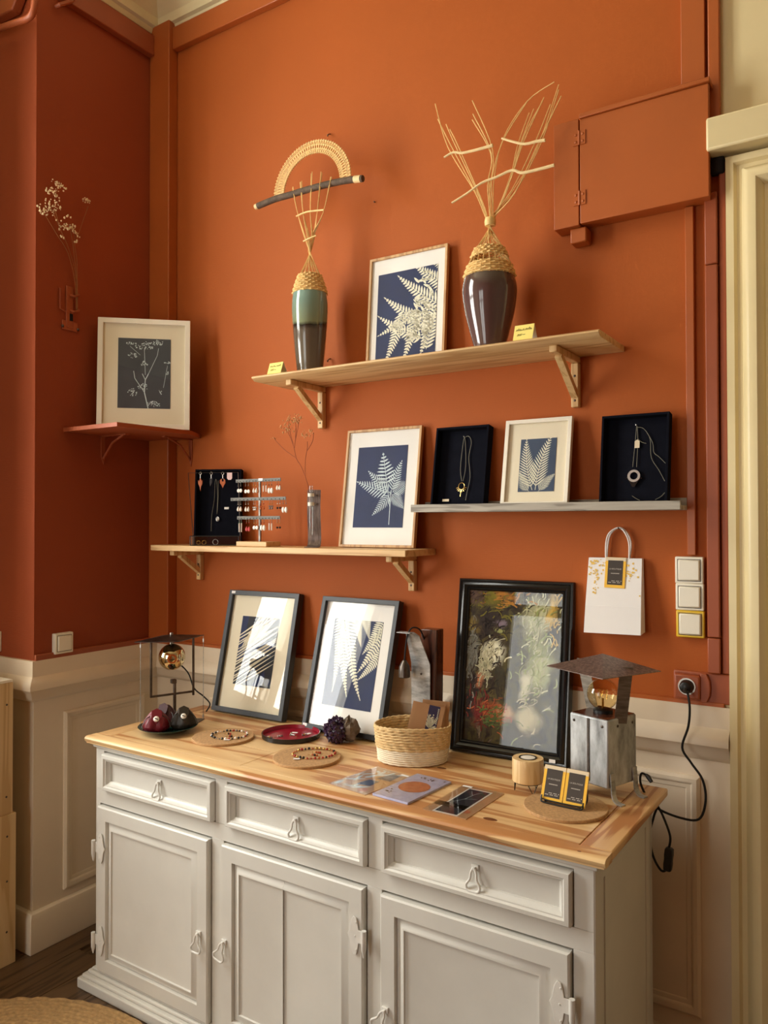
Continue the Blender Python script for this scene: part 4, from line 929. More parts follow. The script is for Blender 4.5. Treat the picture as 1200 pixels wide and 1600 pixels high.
# test tube vase in a bent steel strip
TY = -.11
tv0 = Y(491, 850, TY)
tv = thing('tube_vase', 'glass tube vase clipped to a bent steel strip', 'vase', T(tv0.x, TY, ZM))
def WT(u, v, y=TY): p = Y(u, v, y); return (p.x-tv0.x, y-TY, p.z-ZM)
prof = [(-.055, .0012), (-.03, .0012), (-.008, .004), (.002, .014), (.006, .035), (.002, .07), (-.004, .11), (-.006, .15), (-.002, .19), (0, .205)]
prof = [(p.x, p.y) for p in catmull([(a, b, 0) for a, b in prof], 4)]
poly = prof+[(a+.0025, b+(.0 if b > .02 else .002)) for a, b in reversed(prof)]
strip = MB()
n_ = len(prof)
for i in range(n_-1):
    a, b = Vector((prof[i][0], prof[i][1], 0)), Vector((prof[i+1][0], prof[i+1][1], 0)); d = (b-a).normalized(); nn = Vector((-d.y, d.x, 0))*.0018
for s_ in (1,):
    vs, fs = [], []
    for i, (a, b) in enumerate(prof):
        d = Vector((prof[min(i+1, n_-1)][0]-prof[max(i-1, 0)][0], prof[min(i+1, n_-1)][1]-prof[max(i-1, 0)][1])).normalized(); nn = (-d.y*.001, d.x*.001)
        for sx in (-.024, .024):
            for sg in (1, -1): vs.append((sx, a+nn[0]*sg, b+nn[1]*sg+.0002))
    for i in range(n_-1):
        k = i*4; l = k+4; fs += [(k, l, l+2, k+2), (k+1, k+3, l+3, l+1), (k, k+1, l+1, l), (k+2, l+2, l+3, k+3)]
    fs += [(0, 2, 3, 1), (n_*4-4, n_*4-3, n_*4-1, n_*4-2)]
obj('steel_strip', MB().add(vs, fs, RZ(R(25))), MT['roofmetal'], tv, smooth=True)
tb = Vector(WT(486, 800, TY-.03)); tx, ty = tb.x, -.03
zb, zt2 = WT(486, 838)[2], WT(486, 760)[2]
obj('glass_tube', MB().lathe([(0, zb), (.005, zb+.002), (.0075, zb+.008), (.0075, zt2), (.0083, zt2+.001), (.0068, zt2), (.0066, zb+.009), (0, zb+.004)], 16, T(tx, ty, 0)), MT['clear'], tv, smooth=True)
for v in (774, 788):
    z = WT(486, v)[2]; obj('clamp', MB().lathe([(.0078, -.006), (.0115, -.006), (.0115, .006), (.0078, .006), (.0078, -.006)], 16, T(tx, ty, z)), MT['white_plastic'], tv, smooth=True)
    obj('screw', MB().tube([(tx, ty+.011, z), (tx+.002, .0, z)], .0025, 8), MT['steel'], tv)
st = thing('dried_flower', 'dried branching flower stem standing in the tube vase', 'dried flower', T(tv0.x, TY, ZM))
def flowerhead(mb, c, r_, k, seed, s=.0022):
    g = random.Random(seed)
    for i in range(k):
        v_ = Vector((g.gauss(0, 1), g.gauss(0, .8), g.gauss(0, .7)))*r_*.55
        mb.ball(Vector(c)+v_, s*g.uniform(.6, 1.3), 5, 4, (1, 1, g.uniform(.6, 1.6)))
def stems(par, lines, W, mat, r_=.0011):
    for pts in lines: obj('stem', MB().tube(catmull([W(*p) for p in pts], 4), r_, 5), mat, par, smooth=True)
WS = lambda u, v, y=TY-.03: WT(u, v, y)
stems(st, [[(487, 826), (483, 770), (477, 745), (470, 728), (463, 716), (458, 695), (450, 676), (444, 668)], [(463, 716), (446, 704), (432, 690), (428, 684)], [(460, 700), (462, 678), (462, 660)], [(458, 694), (452, 670), (451, 655)], [(477, 745), (477, 720), (480, 700), (480, 690)], [(480, 704), (488, 690), (490, 676)], [(461, 690), (465, 670), (467, 656)]], WS, MT['dry_stem2'], .0012)
hd = MB()
for i, (u, v, r_, k) in enumerate(((446, 668, .022, 26), (452, 657, .02, 22), (462, 655, .022, 26), (467, 652, .014, 12), (428, 684, .008, 6), (478, 680, .017, 18), (487, 676, .012, 10))): flowerhead(hd, WS(u, v), r_, k, i, .0024)
obj('flower_heads', hd, MT['dry_mid'], st, smooth=True, kind='stuff')

# ------------------------------------------------------------------ painted holder with dried flowers on the left wall
HX = lambda u, v, x=.0: on(u, v, 0, x)
h0 = HX(106, 480)
ho = thing('wall_holder', 'old terracotta painted iron holder screwed to the left wall', 'holder', T(h0) @ RZ(R(90)))
def HL(u, v, out=.004): p = HX(u, v, out); return (p.y-h0.y, -out, p.z-h0.z)
def rect(u0, u1, v0, v1, d0, d1):
    a, b = HL(u0, v1, (d0+d1)/2), HL(u1, v0, (d0+d1)/2); return B(a[0], b[0], -d1, -d0, a[2], b[2])
obj('back_plate', rect(103, 114, 449, 512, 0, .006), MT['orange_dark'], ho, bevel=.002)
obj('side_rod', MB().tube([HL(94, 450, .008), HL(94, 482, .008), HL(103, 487, .008)], .003, 7), MT['orange_dark'], ho, smooth=True)
obj('side_rod', MB().tube([HL(121, 452, .012), HL(121, 484, .012)], .002, 7), MT['orange_dark'], ho, smooth=True)
for v in (461, 485): obj('cup_ring', MB().tube(catmull([HL(110, v, .004), HL(116, v+2, .03), HL(123, v, .02), HL(121, v-2, .004)], 5), .004, 8), MT['orange_dark'], ho, smooth=True)
obj('lower_plate', rect(97, 121, 505, 514, 0, .005), MT['orange_dark'], ho, bevel=.002)
obj('slot', rect(109, 114, 491, 501, .006, .007), MT['cover_dark'], ho)
for u, v in ((98, 509), (122, 515)): obj('screw', MB().ball(HL(u, v, .006), .006, 8, 5), MT['dark_steel'], ho, smooth=True)
fl = thing('dried_flowers', 'bunch of dried cream flowers in the holder on the left wall', 'dried flowers', T(h0) @ RZ(R(90)))
HF = lambda u, v, o_=.02: HL(u, v, o_)
stems(fl, [[(119, 484, .014), (117, 440, .02), (106, 395, .03), (88, 365, .04), (70, 335, .05)], [(120, 484, .014), (118, 430, .02), (108, 390, .03), (95, 360, .035), (78, 320, .04)], [(120, 484, .014), (120, 440, .02), (116, 400, .03), (112, 370, .035), (108, 350, .04)], [(121, 484, .014), (121, 440, .02), (120, 405, .03), (117, 385, .03), (117, 360, .035)], [(118, 380, .03), (128, 350, .035), (138, 322, .04)], [(95, 360, .035), (85, 320, .04), (90, 295, .05)]], HF, MT['dry_stem'], .0011)
hd = MB()
for i, (u, v, r_, k) in enumerate(((70, 328, .024, 30), (82, 320, .026, 34), (80, 298, .022, 24), (92, 290, .022, 26), (88, 306, .014, 8), (62, 330, .008, 6), (136, 312, .018, 18), (100, 352, .022, 22), (112, 356, .022, 22), (120, 366, .012, 10), (106, 338, .008, 5), (98, 370, .008, 5), (119, 378, .008, 5))): flowerhead(hd, HF(u, v, .04), r_, k, 40+i, .0030)
obj('blossoms', hd, MT['dry_flower'], fl, smooth=True, kind='stuff')

# ------------------------------------------------------------------ paper bag
b0 = Y(960, 990, -.03)
bag = thing('paper_bag', 'white paper carrier bag with gold confetti hanging from a hook', 'bag', T(b0.x, 0, b0.z))
def WB(u, v, y): p = Y(u, v, y); return Vector((p.x-b0.x, y, p.z-b0.z))
f_ = [WB(920, 871, -.018), WB(1003, 873, -.018), WB(1001, 993, -.05), WB(912, 988, -.05)]
k_ = [Vector((f_[0].x, -.004, f_[0].z)), Vector((f_[1].x+.001, -.004, f_[1].z)), Vector((f_[2].x+.001, -.004, f_[2].z+.004)), Vector((f_[3].x, -.004, f_[3].z+.004))]
ml, mr_ = f_[0].lerp(f_[3], .64)+Vector((0, -.002, 0)), f_[1].lerp(f_[2], .64)+Vector((0, -.002, 0))
bm_ = MB()
vs = [f_[0], f_[1], mr_, ml, f_[2], f_[3]]+k_
bm_.add(vs, [(0, 1, 2, 3), (3, 2, 4, 5), (6, 9, 8, 7), (5, 4, 8, 9), (1, 7, 8, 4, 2), (0, 3, 5, 9, 6)])
obj('bag_body', bm_, MT['paper'], bag)
obj('fold_edge', MB().tube([ml+Vector((0, .0006, 0)), mr_+Vector((0, .0006, 0))], .0009, 5), MT['paper'], bag)
hk = WB(967, 824, -.012)
for dy, off in ((-.016, 0), (-.007, 3)):
    obj('handle', MB().tube(catmull([WB(947+off*.3, 878, dy), WB(947+off, 850, dy), WB(952+off, 833, dy), Vector((hk.x+off*.0006, -.012, hk.z-.001)), WB(977+off, 833, dy), WB(983+off, 850, dy), WB(983, 878, dy)], 5), .0026, 7), MT['paper'], bag, smooth=True)
n_ = (f_[1]-f_[0]).cross(f_[3]-f_[0]).normalized(); n_ = n_ if n_.y < 0 else -n_
def onbag(s_, t_, o_=.0008): return f_[0].lerp(f_[1], s_).lerp(ml.lerp(mr_, s_), t_)+n_*o_
cf = MB(); g = random.Random(5)
spots = [(.08+g.gauss(0, .05), .06+abs(g.gauss(0, .12))) for i in range(26)]+[(.17+g.gauss(0, .02), .25+g.random()*.5) for i in range(26)]+[(.28+g.gauss(0, .04), g.random()*.35) for i in range(14)]+[(.78+g.gauss(0, .05), g.random()*.42) for i in range(22)]+[(g.random(), g.random()*.8) for i in range(8)]
for s_, t_ in spots:
    if not (.02 < s_ < .98 and 0.01 < t_ < .97): continue
    r_ = g.uniform(.0012, .0035); c = onbag(s_, t_)
    e1 = (f_[1]-f_[0]).normalized(); e2 = n_.cross(e1)
    cf.poly([c+e1*r_*math.cos(i*1.047)+e2*r_*math.sin(i*1.047)*g.uniform(.7, 1.3) for i in range(6)])
obj('confetti_print', cf, MT['confetti'], bag, fix=False, kind='stuff')
tag(obj('wall_hook', MB().tube([(0, 0, 0), (0, -.018, .001), (0, -.019, .005)], .0018, 6), MT['dark_steel'], M=T(hk.x+b0.x, 0, hk.z+b0.z-.0045), smooth=True), 'small dark hook holding the paper bag', 'hook')

def textmesh(txt, size, mat, par, M, name='lettering'):
    cu = bpy.data.curves.new('txt', 'FONT'); cu.body = txt; cu.size = size; cu.align_x = 'CENTER'
    to = bpy.data.objects.new('txt', cu); me = bpy.data.meshes.new_from_object(to)
    bpy.data.objects.remove(to); bpy.data.curves.remove(cu); me.materials.clear(); me.materials.append(mat)
    return obj(name, None, mat, par, me=me, M=M)
def bizcard(par, M, wd, ht, gold=True):
    # gold edged card with a dark panel; local x right, z up, facing -y
    c = obj('card', B(-wd/2, wd/2, 0, .0012, 0, ht, M), MT['card_gold'], par)
    obj('card_top', B(-wd/2+.0002, wd/2-.0002, -.0002, .0, ht*.88, ht-.0003, M), MT['card_ivory'], c)
    obj('dark_panel', B(-wd*.37, wd*.37, -.0004, .0, ht*.1, ht*.9, M), MT['card_dark'], c)
    Q = M @ T(0, -.0006, 0) @ RX(R(90))
    textmesh('LA BOUTIQUE', wd*.092, MT['text_light'], c, Q @ T(0, ht*.60, 0))
    ln = MB()
    for i in range(9): ln.box(-wd*.2+i*wd*.046, -wd*.2+i*wd*.046+wd*.03, -.0007, -.0004, ht*.46, ht*.485, M)
    for r_, n_, z in ((0, 9, .215), (1, 12, .165)):
        for i in range(n_):
            x = wd*.34-(n_-i)*wd*.055
            if i % 4 != 3: ln.box(x, x+wd*.04, -.0007, -.0004, ht*z, ht*(z+.022), M)
    obj('small_print', ln, MT['text_light'], c)
e1 = (f_[1]-f_[0]).normalized(); e3 = (f_[0]-ml); e3 = (e3-e1*e3.dot(e1)).normalized(); e2 = -n_
cb = WB(961, 920, -.0); 
cc = onbag((WB(962, 872, -.02).x-f_[0].x)/(f_[1].x-f_[0].x), .62, .0022)
MC = Matrix(((e1.x, e2.x, e3.x, cc.x), (e1.y, e2.y, e3.y, cc.y), (e1.z, e2.z, e3.z, cc.z), (0, 0, 0, 1))) @ RY(R(1))
bc = thing('business_card', 'gold edged dark card fixed to the front of the paper bag', 'card', T(b0.x, 0, b0.z) @ MC)
bizcard(bc, Matrix.Identity(4), .060, .090)
# ------------------------------------------------------------------ things on the worktop
def onpl(u, v, p0, n): d = ray(u, v); return CAM+d*((Vector(p0)-CAM).dot(n)/d.dot(n))
# cork mats
def disc(name, label, c, r_, h, mat, cat, group=None, n=48):
    return tag(obj(name, MB().lathe([(0, 0), (r_-.001, 0), (r_, .001), (r_, h-.0015), (r_-.0015, h), (0, h)], n), mat, M=T(c[0], c[1], ZT+.0003), smooth=True), label, cat, group)
K1, K2, K3 = (.772, -.39), (1.155, -.42), (1.972, -.395)
CH = .008
disc('cork_mat', 'round cork mat with a dark red and black necklace, left on the worktop', K1, .104, CH, MT['cork'], 'mat')
disc('cork_mat', 'round cork mat with an amber necklace, in front of the red tray', K2, .105, CH, MT['cork'], 'mat')
disc('cork_mat', 'round cork mat under the business cards', K3, .106, CH, MT['cork'], 'mat')
def beads(label, c, rx_, ry_, rot, n, mats, seed, tagpos):
    g = random.Random(seed); t = thing('necklace', label, 'necklace', T(c[0], c[1], ZT+CH+.0006) @ RZ(rot))
    pts = [(rx_*math.cos(2*math.pi*i/60)*(1+.05*math.sin(3*i)), ry_*math.sin(2*math.pi*i/60), .0025) for i in range(60)]
    obj('wire', MB().tube(pts, .0008, 5, True), MT['gold'], t, smooth=True)
    me = {}
    for i in range(n):
        a = 2*math.pi*i/n; r_ = g.uniform(.0026, .0048); m_ = g.choice(mats)
        obj('bead', MB().ball((rx_*math.cos(a), ry_*math.sin(a), r_), r_, 7, 5, (1, 1, .9)), m_, t, smooth=True)
    x, y = tagpos; obj('paper_tag', B(x-.010, x+.010, y-.006, y+.006, .002, .0028), MT['paper'], t)
rt = R(35)
beads('necklace of red, black and pale beads on the left cork mat', (.79, -.378), .060, .052, rt, 34, [MT['bead_black'], MT['bead_red'], MT['bead_grey'], MT['shell'], MT['bead_black']], 1, (.0, -.056))
beads('necklace of amber beads on the cork mat in front of the red tray', (1.163, -.395), .066, .052, rt, 34, [MT['bead_amber'], MT['bead_amber'], MT['bead_black'], MT['bead_red'], MT['gold']], 2, (-.05, -.05))
def stud(label, p, mats, rot, z, group=None):
    e = thing('earring', label, 'earring', T(p[0], p[1], z) @ RZ(rot), group)
    obj('ear_hook', MB().tube(catmull([(-.012, 0, .0015), (-.006, .004, .0015), (0, 0, .002)], 4), .0008, 5), MT['gold'], e, smooth=True)
    for i, m_ in enumerate(mats): obj('bead', MB().ball((.004+i*.007, 0, .0036), .0036, 7, 5), m_, e, smooth=True)
zk = ZT+CH+.0006
stud('dark beaded earring inside the necklace on the left cork mat, nearer the wall', (.775, -.372), [MT['bead_black'], MT['bead_red']], .3, zk)
stud('dark beaded earring inside the necklace on the left cork mat, nearer the front', (.80, -.392), [MT['bead_red'], MT['bead_black']], .2, zk)
stud('amber earring inside the amber necklace, nearer the wall', (1.158, -.382), [MT['bead_amber'], MT['bead_amber'], MT['bead_red']], .1, zk)
stud('amber earring inside the amber necklace, nearer the front', (1.165, -.41), [MT['bead_amber'], MT['bead_black'], MT['bead_amber']], .3, zk)
# red lacquer tray
KT = (.953, -.251)
tr = thing('round_tray', 'round tray with a red lacquer inside and black rim', 'tray', T(KT[0], KT[1], ZT+.0003))
obj('rim', MB().lathe([(.094, 0), (.099, .002), (.1, .016), (.0985, .0165), (.097, .016), (.0955, .004), (.094, .004), (.094, 0)], 56), MT['black_gloss'], tr, smooth=True)
obj('lacquer_base', MB().lathe([(0, .0005), (.0945, .0005), (.0962, .004), (.0972, .0158), (.0965, .0158), (.0945, .0035), (0, .003)], 56), MT['red_lacquer'], tr, smooth=True)
for i, (dx, dy, lab) in enumerate(((-.05, -.03, 'silver flower earring at the left of the red tray'), (-.02, -.03, 'silver bead earring beside the flower one in the red tray'), (.0, .0, 'gold and grey earring in the middle of the red tray'), (.03, -.02, 'silver earring at the front right of the red tray'), (.055, -.005, 'gold earring at the right rim of the red tray'))):
    stud(lab, (KT[0]+dx*.8+.3*dy, KT[1]+dy+dx*.7), [MT['chrome'], MT['chrome'] if i % 2 else MT['gold'], MT['bead_grey']], i*1.1, ZT+.0036)
for i, (dx, dy, lab) in enumerate(((-.012, .035, 'white price label near the back of the red tray'), (.035, .05, 'white price label at the right of the red tray'))):
    tag(obj('price_label', B(-.010, .010, -.006, .006, 0, .0006), MT['paper'], M=T(KT[0]+dx, KT[1]+dy, ZT+.0036) @ RZ(.4+i)), lab, 'label')
# geode
gc = Z(532, 1160, ZT)
def rocks(seed, n, c, r_, sp, zz):
    g = random.Random(seed); mb = MB()
    for i in range(n):
        v_ = Vector((g.gauss(0, 1), g.gauss(0, 1), g.gauss(0, 1))).normalized(); p = Vector(c)+Vector((v_.x*sp[0], v_.y*sp[1], v_.z*sp[2]))
        if p.z < .004: p.z = .008
        q = v_.to_track_quat('Z', 'Y').to_matrix().to_4x4(); k = g.uniform(.5, 1.1)*r_
        mb.lathe([(k*.75, -k*2.0 if False else -k*.8), (k*.8, k*.5), (0, k*1.35)], 6, T(p) @ q @ RZ(g.random()))
    return mb
ge = thing('amethyst_geode', 'rough purple amethyst geode in front of the right charcoal frame', 'mineral', T(gc.x, gc.y, ZT+.001))
ck = MB(); g = random.Random(11)
def lump(c, sc, seed, amp=.18, n=14, m=10):
    g = random.Random(seed); mb = MB(); vs = []
    ph = [g.uniform(0, 6) for _ in range(6)]
    for i in range(m+1):
        th = math.pi*i/m
        for j in range(n):
            a = 2*math.pi*j/n; k = 1+amp*(math.sin(3*a+ph[0]+th*2)+math.sin(5*a+ph[1]+3*th)*.6+math.sin(7*th+ph[2]+2*a)*.5)/1.5+g.uniform(-.05, .05)
            vs.append((c[0]+sc[0]*k*math.sin(th)*math.cos(a), c[1]+sc[1]*k*math.sin(th)*math.sin(a), max(.0, c[2]-sc[2]*k*math.cos(th))))
    return mb.add(vs, [(i*n+j, i*n+(j+1) % n, (i+1)*n+(j+1) % n, (i+1)*n+j) for i in range(m) for j in range(n)])
obj('rock_matrix', lump((.022, .02, .042), (.034, .034, .038), 4), MT['geode_rock'], ge)
obj('crystal_mass', lump((-.012, -.006, .038), (.036, .038, .04), 8, .1), MT['amethyst'], ge)
obj('crystals', rocks(5, 130, (-.012, -.006, .04), .009, (.035, .036, .038), 0), MT['amethyst'], ge)
# basket with cards
bc_ = (1.436, -.254)
bk = thing('woven_basket', 'oval jute basket with a white lower band, filled with kraft cards', 'basket', T(bc_[0], bc_[1], ZT+.0004) @ RZ(R(28)))
BX, BY = .104, .079
def wallr(z): return 1+.12*(z/.11)
def coil(z0_, z1_, n, amp, braid):
    mb = MB(); N = 88
    for k in range(n):
        z = z0_+(z1_-z0_)*(k+.5)/n; s_ = wallr(z); hr = (z1_-z0_)/n*.56
        pts = []; rad = []
        for i in range(N):
            a = 2*math.pi*i/N; o_ = amp*math.sin(i*math.pi/2+k*1.57)
            dz = .006*(.5-.5*math.cos(2*a))*(z/.11)
            pts.append(((BX*s_+o_)*math.cos(a), (BY*s_+o_)*math.sin(a), z+dz+(braid*math.sin(i*math.pi/2+1.3+k)))); rad.append(hr*(1+.18*math.sin(i*math.pi/2+k)))
        mb.tube(pts, rad, 6, True)
    return mb
obj('white_rope_band', coil(.002, .044, 7, .0006, .0003), MT['basket_white'], bk, smooth=True)
obj('braided_wall', coil(.044, .107, 8, .0015, .0010), MT['basket_nat'], bk, smooth=True)
obj('rim_braid', MB().tube([(BX*wallr(.11)*math.cos(2*math.pi*i/70), BY*wallr(.11)*math.sin(2*math.pi*i/70), .108+.006*(.5-.5*math.cos(4*math.pi*i/70))+.001*(-1)**i) for i in range(70)], .0034, 6, True), MT['basket_nat'], bk, smooth=True)
obj('basket_base', MB().lathe([(0, .001), (1, .001), (1, .005), (0, .005)], 40, None, BX*.98, BY*.98), MT['basket_white'], bk, smooth=True)
fwd = Vector((-.54, .84, 0))
def card(name, label, cat, pts, th, build=None, mat=None):
    # card given by its bottom-left, bottom-right and top-left corners
    a, b, c = [Vector(p) for p in pts]; ex = b-a; wd = ex.length; ex.normalize(); up = c-a; up = up-ex*up.dot(ex); ht = up.length; up.normalize(); n = up.cross(ex); n = -n
    # n points to the back
    bkv = ex.cross(up)*-1
    M = Matrix(((ex.x, bkv.x, up.x, a.x), (ex.y, bkv.y, up.y, a.y), (ex.z, bkv.z, up.z, a.z), (0, 0, 0, 1)))
    t = thing(name, label, cat, M); build(t, wd, ht); return t
D0 = Vector((bc_[0], bc_[1], 0)); VN = Vector((.5, -.85, .0)).normalized()
def CP_(u, v, off): return onpl(u, v, (bc_[0], bc_[1]+off, 1), Vector((.42, -.85, .32)).normalized())
def kraft1(t, wd, ht):
    obj('envelope', B(0, wd, 0, .0012, 0, ht), MT['kraft'], t)
    s_ = obj('blue_print', B(wd*.52, wd*.86, -.0005, 0, ht*.03, ht*.99), MT['navy'], t)
    m_ = Motif(); g = random.Random(2)
    for i in range(46):
        a = g.uniform(0, 6.28); r_ = g.random()**.6*wd*.13; m_.disc((wd*.68+r_*math.cos(a), ht*.60+r_*math.sin(a)*1.2), .0022, 6)
    for i in range(20): m_.leaf((wd*.66, ht*.35), (wd*.66+g.uniform(-.02, .025), ht*.35+g.uniform(0, .05)), .003)
    for i in range(10): m_.leaf((wd*.84, ht*(.5+.045*i)), (wd*.80, ht*(.52+.045*i)), .003)
    obj('print_motif', m_.build((wd*.52, wd*.86, ht*.03, ht*.99), -.0008), MT['fern_white'], s_, fix=False)
    obj('sleeve', B(-.001, wd*1.02, -.0016, -.0012, 0, ht*1.01), MT['sleeve'], t)
card('greeting_card', 'kraft card with a blue flower print in the basket', 'card', (CP_(634, 1150, .0), CP_(684, 1162, .0), CP_(652, 1096, .0)), .001, kraft1)
def kraft2(t, wd, ht):
    obj('envelope', B(0, wd, 0, .0012, 0, ht), MT['kraft'], t); obj('sleeve', B(-.001, wd*1.02, -.0016, -.0012, 0, ht*1.01), MT['sleeve'], t)
    obj('price_sticker', B(wd*.52, wd*.82, -.0022, -.0018, ht*.78, ht*.87), MT['paper'], t)
card('greeting_card', 'plain kraft card with a price sticker leaning right in the basket', 'card', (CP_(672, 1160, .028), CP_(692, 1162, .028), CP_(697, 1100, .028)), .001, kraft2)
def kraft3(t, wd, ht): obj('envelope', B(0, wd, 0, .0012, 0, ht), MT['kraft'], t); obj('sleeve', B(-.001, wd*1.02, -.0016, -.0012, 0, ht*1.01), MT['sleeve'], t)
card('greeting_card', 'kraft card at the back of the basket, only its top corner showing', 'card', (CP_(655, 1150, .036), CP_(698, 1155, .036), CP_(676, 1094, .036)), .001, kraft3)
# postcards lying in front
def flat(name, label, pts, build):
    a, b, d = [Z(*p, ZT) for p in pts]; ex = (b-a); wd = ex.length; ang = math.atan2(ex.y, ex.x); ht = abs((RZ(-ang) @ (d-a)).y)
    t = thing(name, label, 'postcard', T(a.x, a.y, ZT+.0003) @ RZ(ang)); build(t, wd, ht); return t
def flatmotif(m_, rect_, z): 
    mb = m_.build(rect_, 0); mb.v = [(x, y_, z) for x, _, y_ in mb.v]; return mb
def pcA(t, w_, h_):
    c = obj('card', B(0, w_, 0, h_, 0, .0012), MT['kraft'], t)
    g = random.Random(4); m_ = Motif()
    for i in range(26): x, y = g.uniform(.0, w_), g.uniform(.0, h_); m_.leaf((x, y), (x+g.uniform(-.02, .05), y+g.uniform(.01, .05)), g.uniform(.006, .016))
    obj('pale_print', flatmotif(m_, (.003, w_*.9, .003, h_*.95), .0014), MT['fern_blue'], c, fix=False)
    m_ = Motif(); m_.p += [[(w_*.42, h_*.25), (w_*.72, h_*.3), (w_*.7, h_*.52), (w_*.45, h_*.5)], [(w_*.5, h_*.6), (w_*.85, h_*.62), (w_*.8, h_*.9), (w_*.6, h_*.9)]]
    obj('blue_print', flatmotif(m_, (0, w_, 0, h_), .0017), MT['navy2'], c, fix=False)
    m_ = Motif(); m_.disc((w_*.78, h_*.12), .014); obj('orange_spot', flatmotif(m_, (0, w_, 0, h_), .0018), MT['terra'], c, fix=False)
    obj('sleeve', B(-.001, w_+.001, -.001, h_+.001, .0022, .0025), MT['sleeve'], t); obj('price_sticker', B(w_*.75, w_*.95, h_*.93, h_*.975, .0026, .003), MT['paper'], t)
flat('postcard', 'sleeved kraft card with pale and blue prints, nearest the basket', ((514, 1225), (570, 1243), (575, 1195)), pcA)
def pcB(t, w_, h_):
    c = obj('card', B(0, w_, 0, h_, 0, .006), MT['lilac'], t, bevel=.0005)
    m_ = Motif(); m_.disc((w_*.52, h_*.52), w_*.38, 32, 1.0); obj('orange_circle', flatmotif(m_, (0, w_, 0, h_), .0064), MT['terra'], c, fix=False)
    g = random.Random(8); m_ = Motif()
    for i in range(16):
        x, y = g.choice([(.12, .2), (.3, .15), (.2, .28), (.6, .85), (.85, .9), (.35, .88)]); x, y = w_*(x+g.uniform(-.06, .06)), h_*(y+g.uniform(-.04, .04))
        m_.leaf((x, y), (x+g.uniform(-.006, .01), y+g.uniform(.003, .01)), .005)
    obj('dark_flecks', flatmotif(m_, (0.002, w_-.002, .002, h_-.002), .0066), MT['inkblack'], c, fix=False)
    obj('sleeve', B(-.0005, w_+.0005, -.0005, h_+.0005, .0068, .007), MT['sleeve'], t)
flat('postcard', 'lilac card with a terracotta circle, middle of the three flat cards', ((582, 1243), (637, 1258), (640, 1209)), pcB)
def pcC(t, w_, h_):
    c = obj('card', B(0, w_, 0, h_, 0, .0012), MT['kraft'], t)
    pp = obj('print_border', B(w_*.2, w_*.78, .004, h_*.94, .0012, .0018), MT['mat_white'], c)
    obj('blue_print', B(w_*.24, w_*.74, .010, h_*.25, .0018, .0021), MT['inkblack'], t); obj('blue_print', B(w_*.24, w_*.74, h_*.33, h_*.91, .0018, .0021), MT['inkblack'], t)
    m_ = Motif(); m_.line([(w_*.3, h_*.4), (w_*.45, h_*.55), (w_*.5, h_*.75), (w_*.6, h_*.88)], .001); m_.line([(w_*.45, h_*.55), (w_*.68, h_*.62)], .001); m_.line([(w_*.5, h_*.7), (w_*.35, h_*.85)], .001)
    obj('white_sprig', flatmotif(m_, (0, w_, 0, h_), .0023), MT['fern_blue'], t, fix=False)
    m_ = Motif(); m_.disc((w_*.82, h_*.2), .011); obj('orange_spot', flatmotif(m_, (0, w_, 0, h_), .0015), MT['terra'], c, fix=False)
    obj('paper_band', B(0, w_*.75, h_*.22, h_*.36, .0024, .0026), MT['sleeve'], t); obj('sleeve', B(-.001, w_+.001, -.001, h_+.001, .0028, .003), MT['sleeve'], t)
    obj('price_sticker', B(w_*.02, w_*.25, h_*.94, h_*.985, .0031, .0034), MT['paper'], t)
flat('postcard', 'kraft card with a dark blue botanical print, nearest the candle holder', ((661, 1265), (728, 1281), (716, 1226)), pcC)
# candle holder
cc_ = Z(825, 1237, ZT)
ca = thing('candle_holder', 'beech wood tealight holder on black wire legs', 'candle holder', T(cc_.x, cc_.y, ZT))
obj('wood_cup', MB().lathe([(0, .03), (.0405, .03), (.042, .0315), (.042, .0905), (.041, .092), (.0235, .092), (.0235, .08), (0, .08)], 40), MT['beech'], ca, smooth=True)
obj('black_ring', MB().lathe([(.0205, .0805), (.0235, .0805), (.0245, .0935), (.021, .0935), (.0205, .0805)], 32), MT['black'], ca, smooth=True)
obj('tealight', MB().lathe([(0, .0802), (.02, .0802), (.02, .0925), (.018, .093), (0, .092)], 28), MT['wax'], ca, smooth=True)
obj('wire_ring', MB().tube([(.037*math.cos(i*.2618), .037*math.sin(i*.2618), .0285) for i in range(24)], .0015, 6, True), MT['black'], ca, smooth=True)
for a in (75, 195, 315):
    f1 = [(.036*math.cos(R(a+s_)), .036*math.sin(R(a+s_)), .0285) for s_ in (-22, 22)]; tip = (.036*math.cos(R(a)), .036*math.sin(R(a)), .0016)
    obj('wire_leg', MB().tube([f1[0], tip, f1[1]], .0014, 6), MT['black'], ca)
# business cards in a wire holder
zc_ = ZT+CH+.0006
a_ = Z(847, 1250, zc_); b_ = Z(916, 1265, zc_); ang = math.atan2(b_.y-a_.y, b_.x-a_.x)
HM = T(a_.x, a_.y, zc_) @ RZ(ang)
WD = (b_-a_).length
hd_ = thing('card_holder', 'black wire card holder standing on the cork mat', 'card holder', HM)
lip = catmull([(.004, -.012, .012), (.004, -.016, .006), (.012, -.018, .003), (WD/2, -.018, .002), (WD-.012, -.018, .003), (WD-.004, -.016, .006), (WD-.004, -.012, .012)], 5)
obj('front_lip', MB().tube(lip, .0022, 7).tube([(p.x, p.y+.002, p.z+.006) for p in lip], .0018, 7), MT['black'], hd_, smooth=True)
obj('rear_prop', MB().tube(catmull([(.012, -.014, .0025), (.012, .03, .0025), (.012, .04, .02), (.02, .034, .05), (WD-.02, .034, .05), (WD-.012, .04, .02), (WD-.012, .03, .0025), (WD-.012, -.014, .0025)], 4), .002, 6), MT['black'], hd_, smooth=True)
